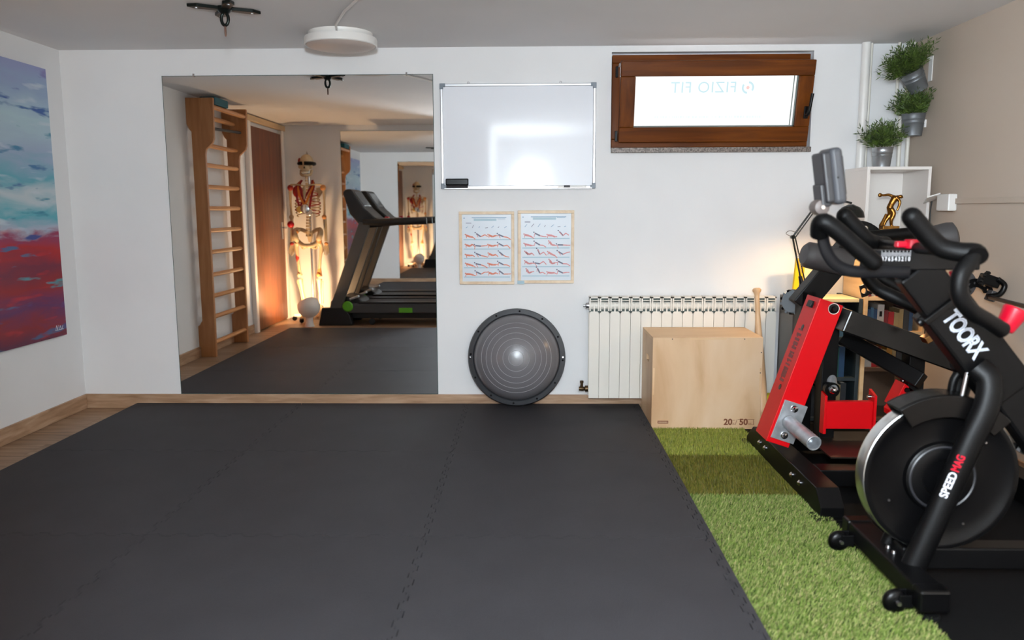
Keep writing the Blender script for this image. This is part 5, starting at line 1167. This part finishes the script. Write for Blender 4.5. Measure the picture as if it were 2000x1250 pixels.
# ------------------------------------------------------------------ white bowl floor lamp
LP = V((-2.247, -3.40, 0))
fl_ = thing('floor_lamp', LP, 'white egg-cup shaped floor lamp glowing towards the skeleton', 'lamp')
LWH = mat('white_lamp_enamel', srgb(232, 230, 226), .4)
obj('foot', B().lathe([(0, 0), (.048, 0), (.05, .004), (.042, .03), (.036, .07), (.04, .10), (0, .11)], LP, (0, 0, 1), 28), LWH, fl_, True)
oa = V((-.42, -.42, .80)).normalized(); bcn = LP+V((0, 0, .205)); rr_ = .115
pr = [(rr_*math.sin(t), -rr_*math.cos(t)) for t in np.linspace(.0, 2.05, 18)]
pr += [((rr_-.006)*math.sin(t), -(rr_-.006)*math.cos(t)) for t in np.linspace(2.05, .0, 18)]
obj('bowl', B().lathe(pr, bcn, oa, 40), LWH, fl_, True)
obj('bulb', B().sphere(bcn-oa*.02, .034, 16), mat('warm_lamp_bulb', srgb(255, 240, 210), .4, emit=(1, .78, .46, 1), estr=14), fl_, True)
light('floor_lamp_light', 'POINT', bcn+oa*.048, 42, (1, .62, .32), .03)

# ------------------------------------------------------------------ treadmill in front of the rear mirror
TY0, TY1 = -3.46, -3.99
tr = thing('treadmill', (-1.4, -3.72, 0), 'black and grey treadmill with green clips, seen in the mirror', 'treadmill')
TG = mat('treadmill_grey', srgb(78, 76, 74), .4); TB = mat('treadmill_black', srgb(24, 24, 26), .35); GRN = mat('bright_green_plastic', srgb(96, 178, 30), .4)
for yy, s in ((TY0, 1), (TY1, -1)):
    obj('foot_cover', B().prism([(-2.17, 0), (-1.815, 0), (-1.845, .11), (-1.90, .185), (-2.13, .185)], (0, yy, 0), (1, 0, 0), (0, 0, 1), (0, -s, 0), .09), TB, tr, bevel=.008)
    u0, u1 = V((-2.0, yy-s*.04, .16)), V((-1.665, yy-s*.04, 1.05))
    up_ = obj('upright', B().beam(u0, u1, .055, .115), TG, tr, bevel=.008)
    obj('side_rail', B().box((-1.86, yy-s*.09, .13), (-.56, yy, .225)), mat('treadmill_rail', srgb(66, 66, 68), .4), tr, bevel=.008)
    obj('foot_rail', B().box((-1.75, yy-s*.088, .225), (-.58, yy-s*.004, .245)), TB, tr, bevel=.006)
    obj('side_clip', B().box((-1.33, yy, .135), (-1.19, yy+s*.006, .185)), GRN, tr, bevel=.002)
    obj('pivot_cap', B().lathe([(0, .012), (.045, .010), (.055, 0)], (-1.86, yy, .20), (0, s, 0), 24), GRN, tr, True)
    obj('hood_light', B().obox((-1.80, yy-s*.06, .285), (1, 0, .35), (0, 1, 0), (-.35, 0, 1), .05, .03, .012), ZINC, tr, bevel=.008)
    obj('handle', B().tube(smooth_path([(-1.68, yy-s*.04, 1.06), (-1.5, yy-s*.035, 1.062), (-1.25, yy-s*.03, 1.07), (-1.03, yy-s*.03, 1.075)]), .036, 14), TB, tr, True)
    obj('rear_foot', B().box((-.66, yy-s*.07, 0), (-.58, yy-s*.02, .13)), TB, tr, bevel=.004)
    obj('front_wheel', B().lathe([(0, -.02), (.03, -.018), (.034, 0), (.03, .018), (0, .02)], (-1.62, yy-s*.05, .036), (0, 1, 0), 18), TB, tr, True)
obj('motor_hood', B().prism([(-2.08, .12), (-1.72, .12), (-1.70, .22), (-1.76, .275), (-1.92, .30), (-2.06, .25)], (0, TY1+.09, 0), (1, 0, 0), (0, 0, 1), (0, 1, 0), TY0-TY1-.18), TB, tr, bevel=.02, seg=4)
obj('belt', B().box((-1.72, TY1+.09, .20), (-.57, TY0-.09, .232)), mat('belt_rubber', srgb(30, 30, 32), .5), tr, bevel=.004)
obj('base_frame', B().box((-2.05, TY1+.02, .04), (-1.95, TY0-.02, .12)).box((-1.95, TY1+.12, .06), (-.7, TY1+.16, .13)).box((-1.95, TY0-.16, .06), (-.7, TY0-.12, .13)), TB, tr, bevel=.004)
cs = obj('console', B().prism([(-1.885, 1.36), (-1.86, 1.395), (-1.80, 1.40), (-1.66, 1.20), (-1.55, 1.10), (-1.36, 1.085), (-1.34, 1.03), (-1.62, 1.005), (-1.72, 1.03), (-1.82, 1.15)], (0, TY1+.03, 0), (1, 0, 0), (0, 0, 1), (0, 1, 0), TY0-TY1-.06), TB, tr, bevel=.02, seg=3)
sd3 = V((.14, 0, -.20)).normalized(); sn = V((.20, 0, .14)).normalized()
obj('display', B().obox(V((-1.73, (TY0+TY1)/2, 1.30))+sn*.0005, sd3, (0, 1, 0), sn, .09, .17, .003), mat('display_glass', srgb(52, 56, 60), .1), cs, bevel=.002)
obj('safety_key', B().box((-1.48, TY0-.20, 1.098), (-1.44, TY0-.14, 1.118)), REDP, cs, bevel=.003)
for k in range(2): obj('cup_holder', B().lathe([(.034, 0), (.038, .006), (.034, .010)], (-1.46, (TY0 if k else TY1)+(-.12 if k else .12), 1.095), (0, 0, 1), 20), STEEL, cs, True)
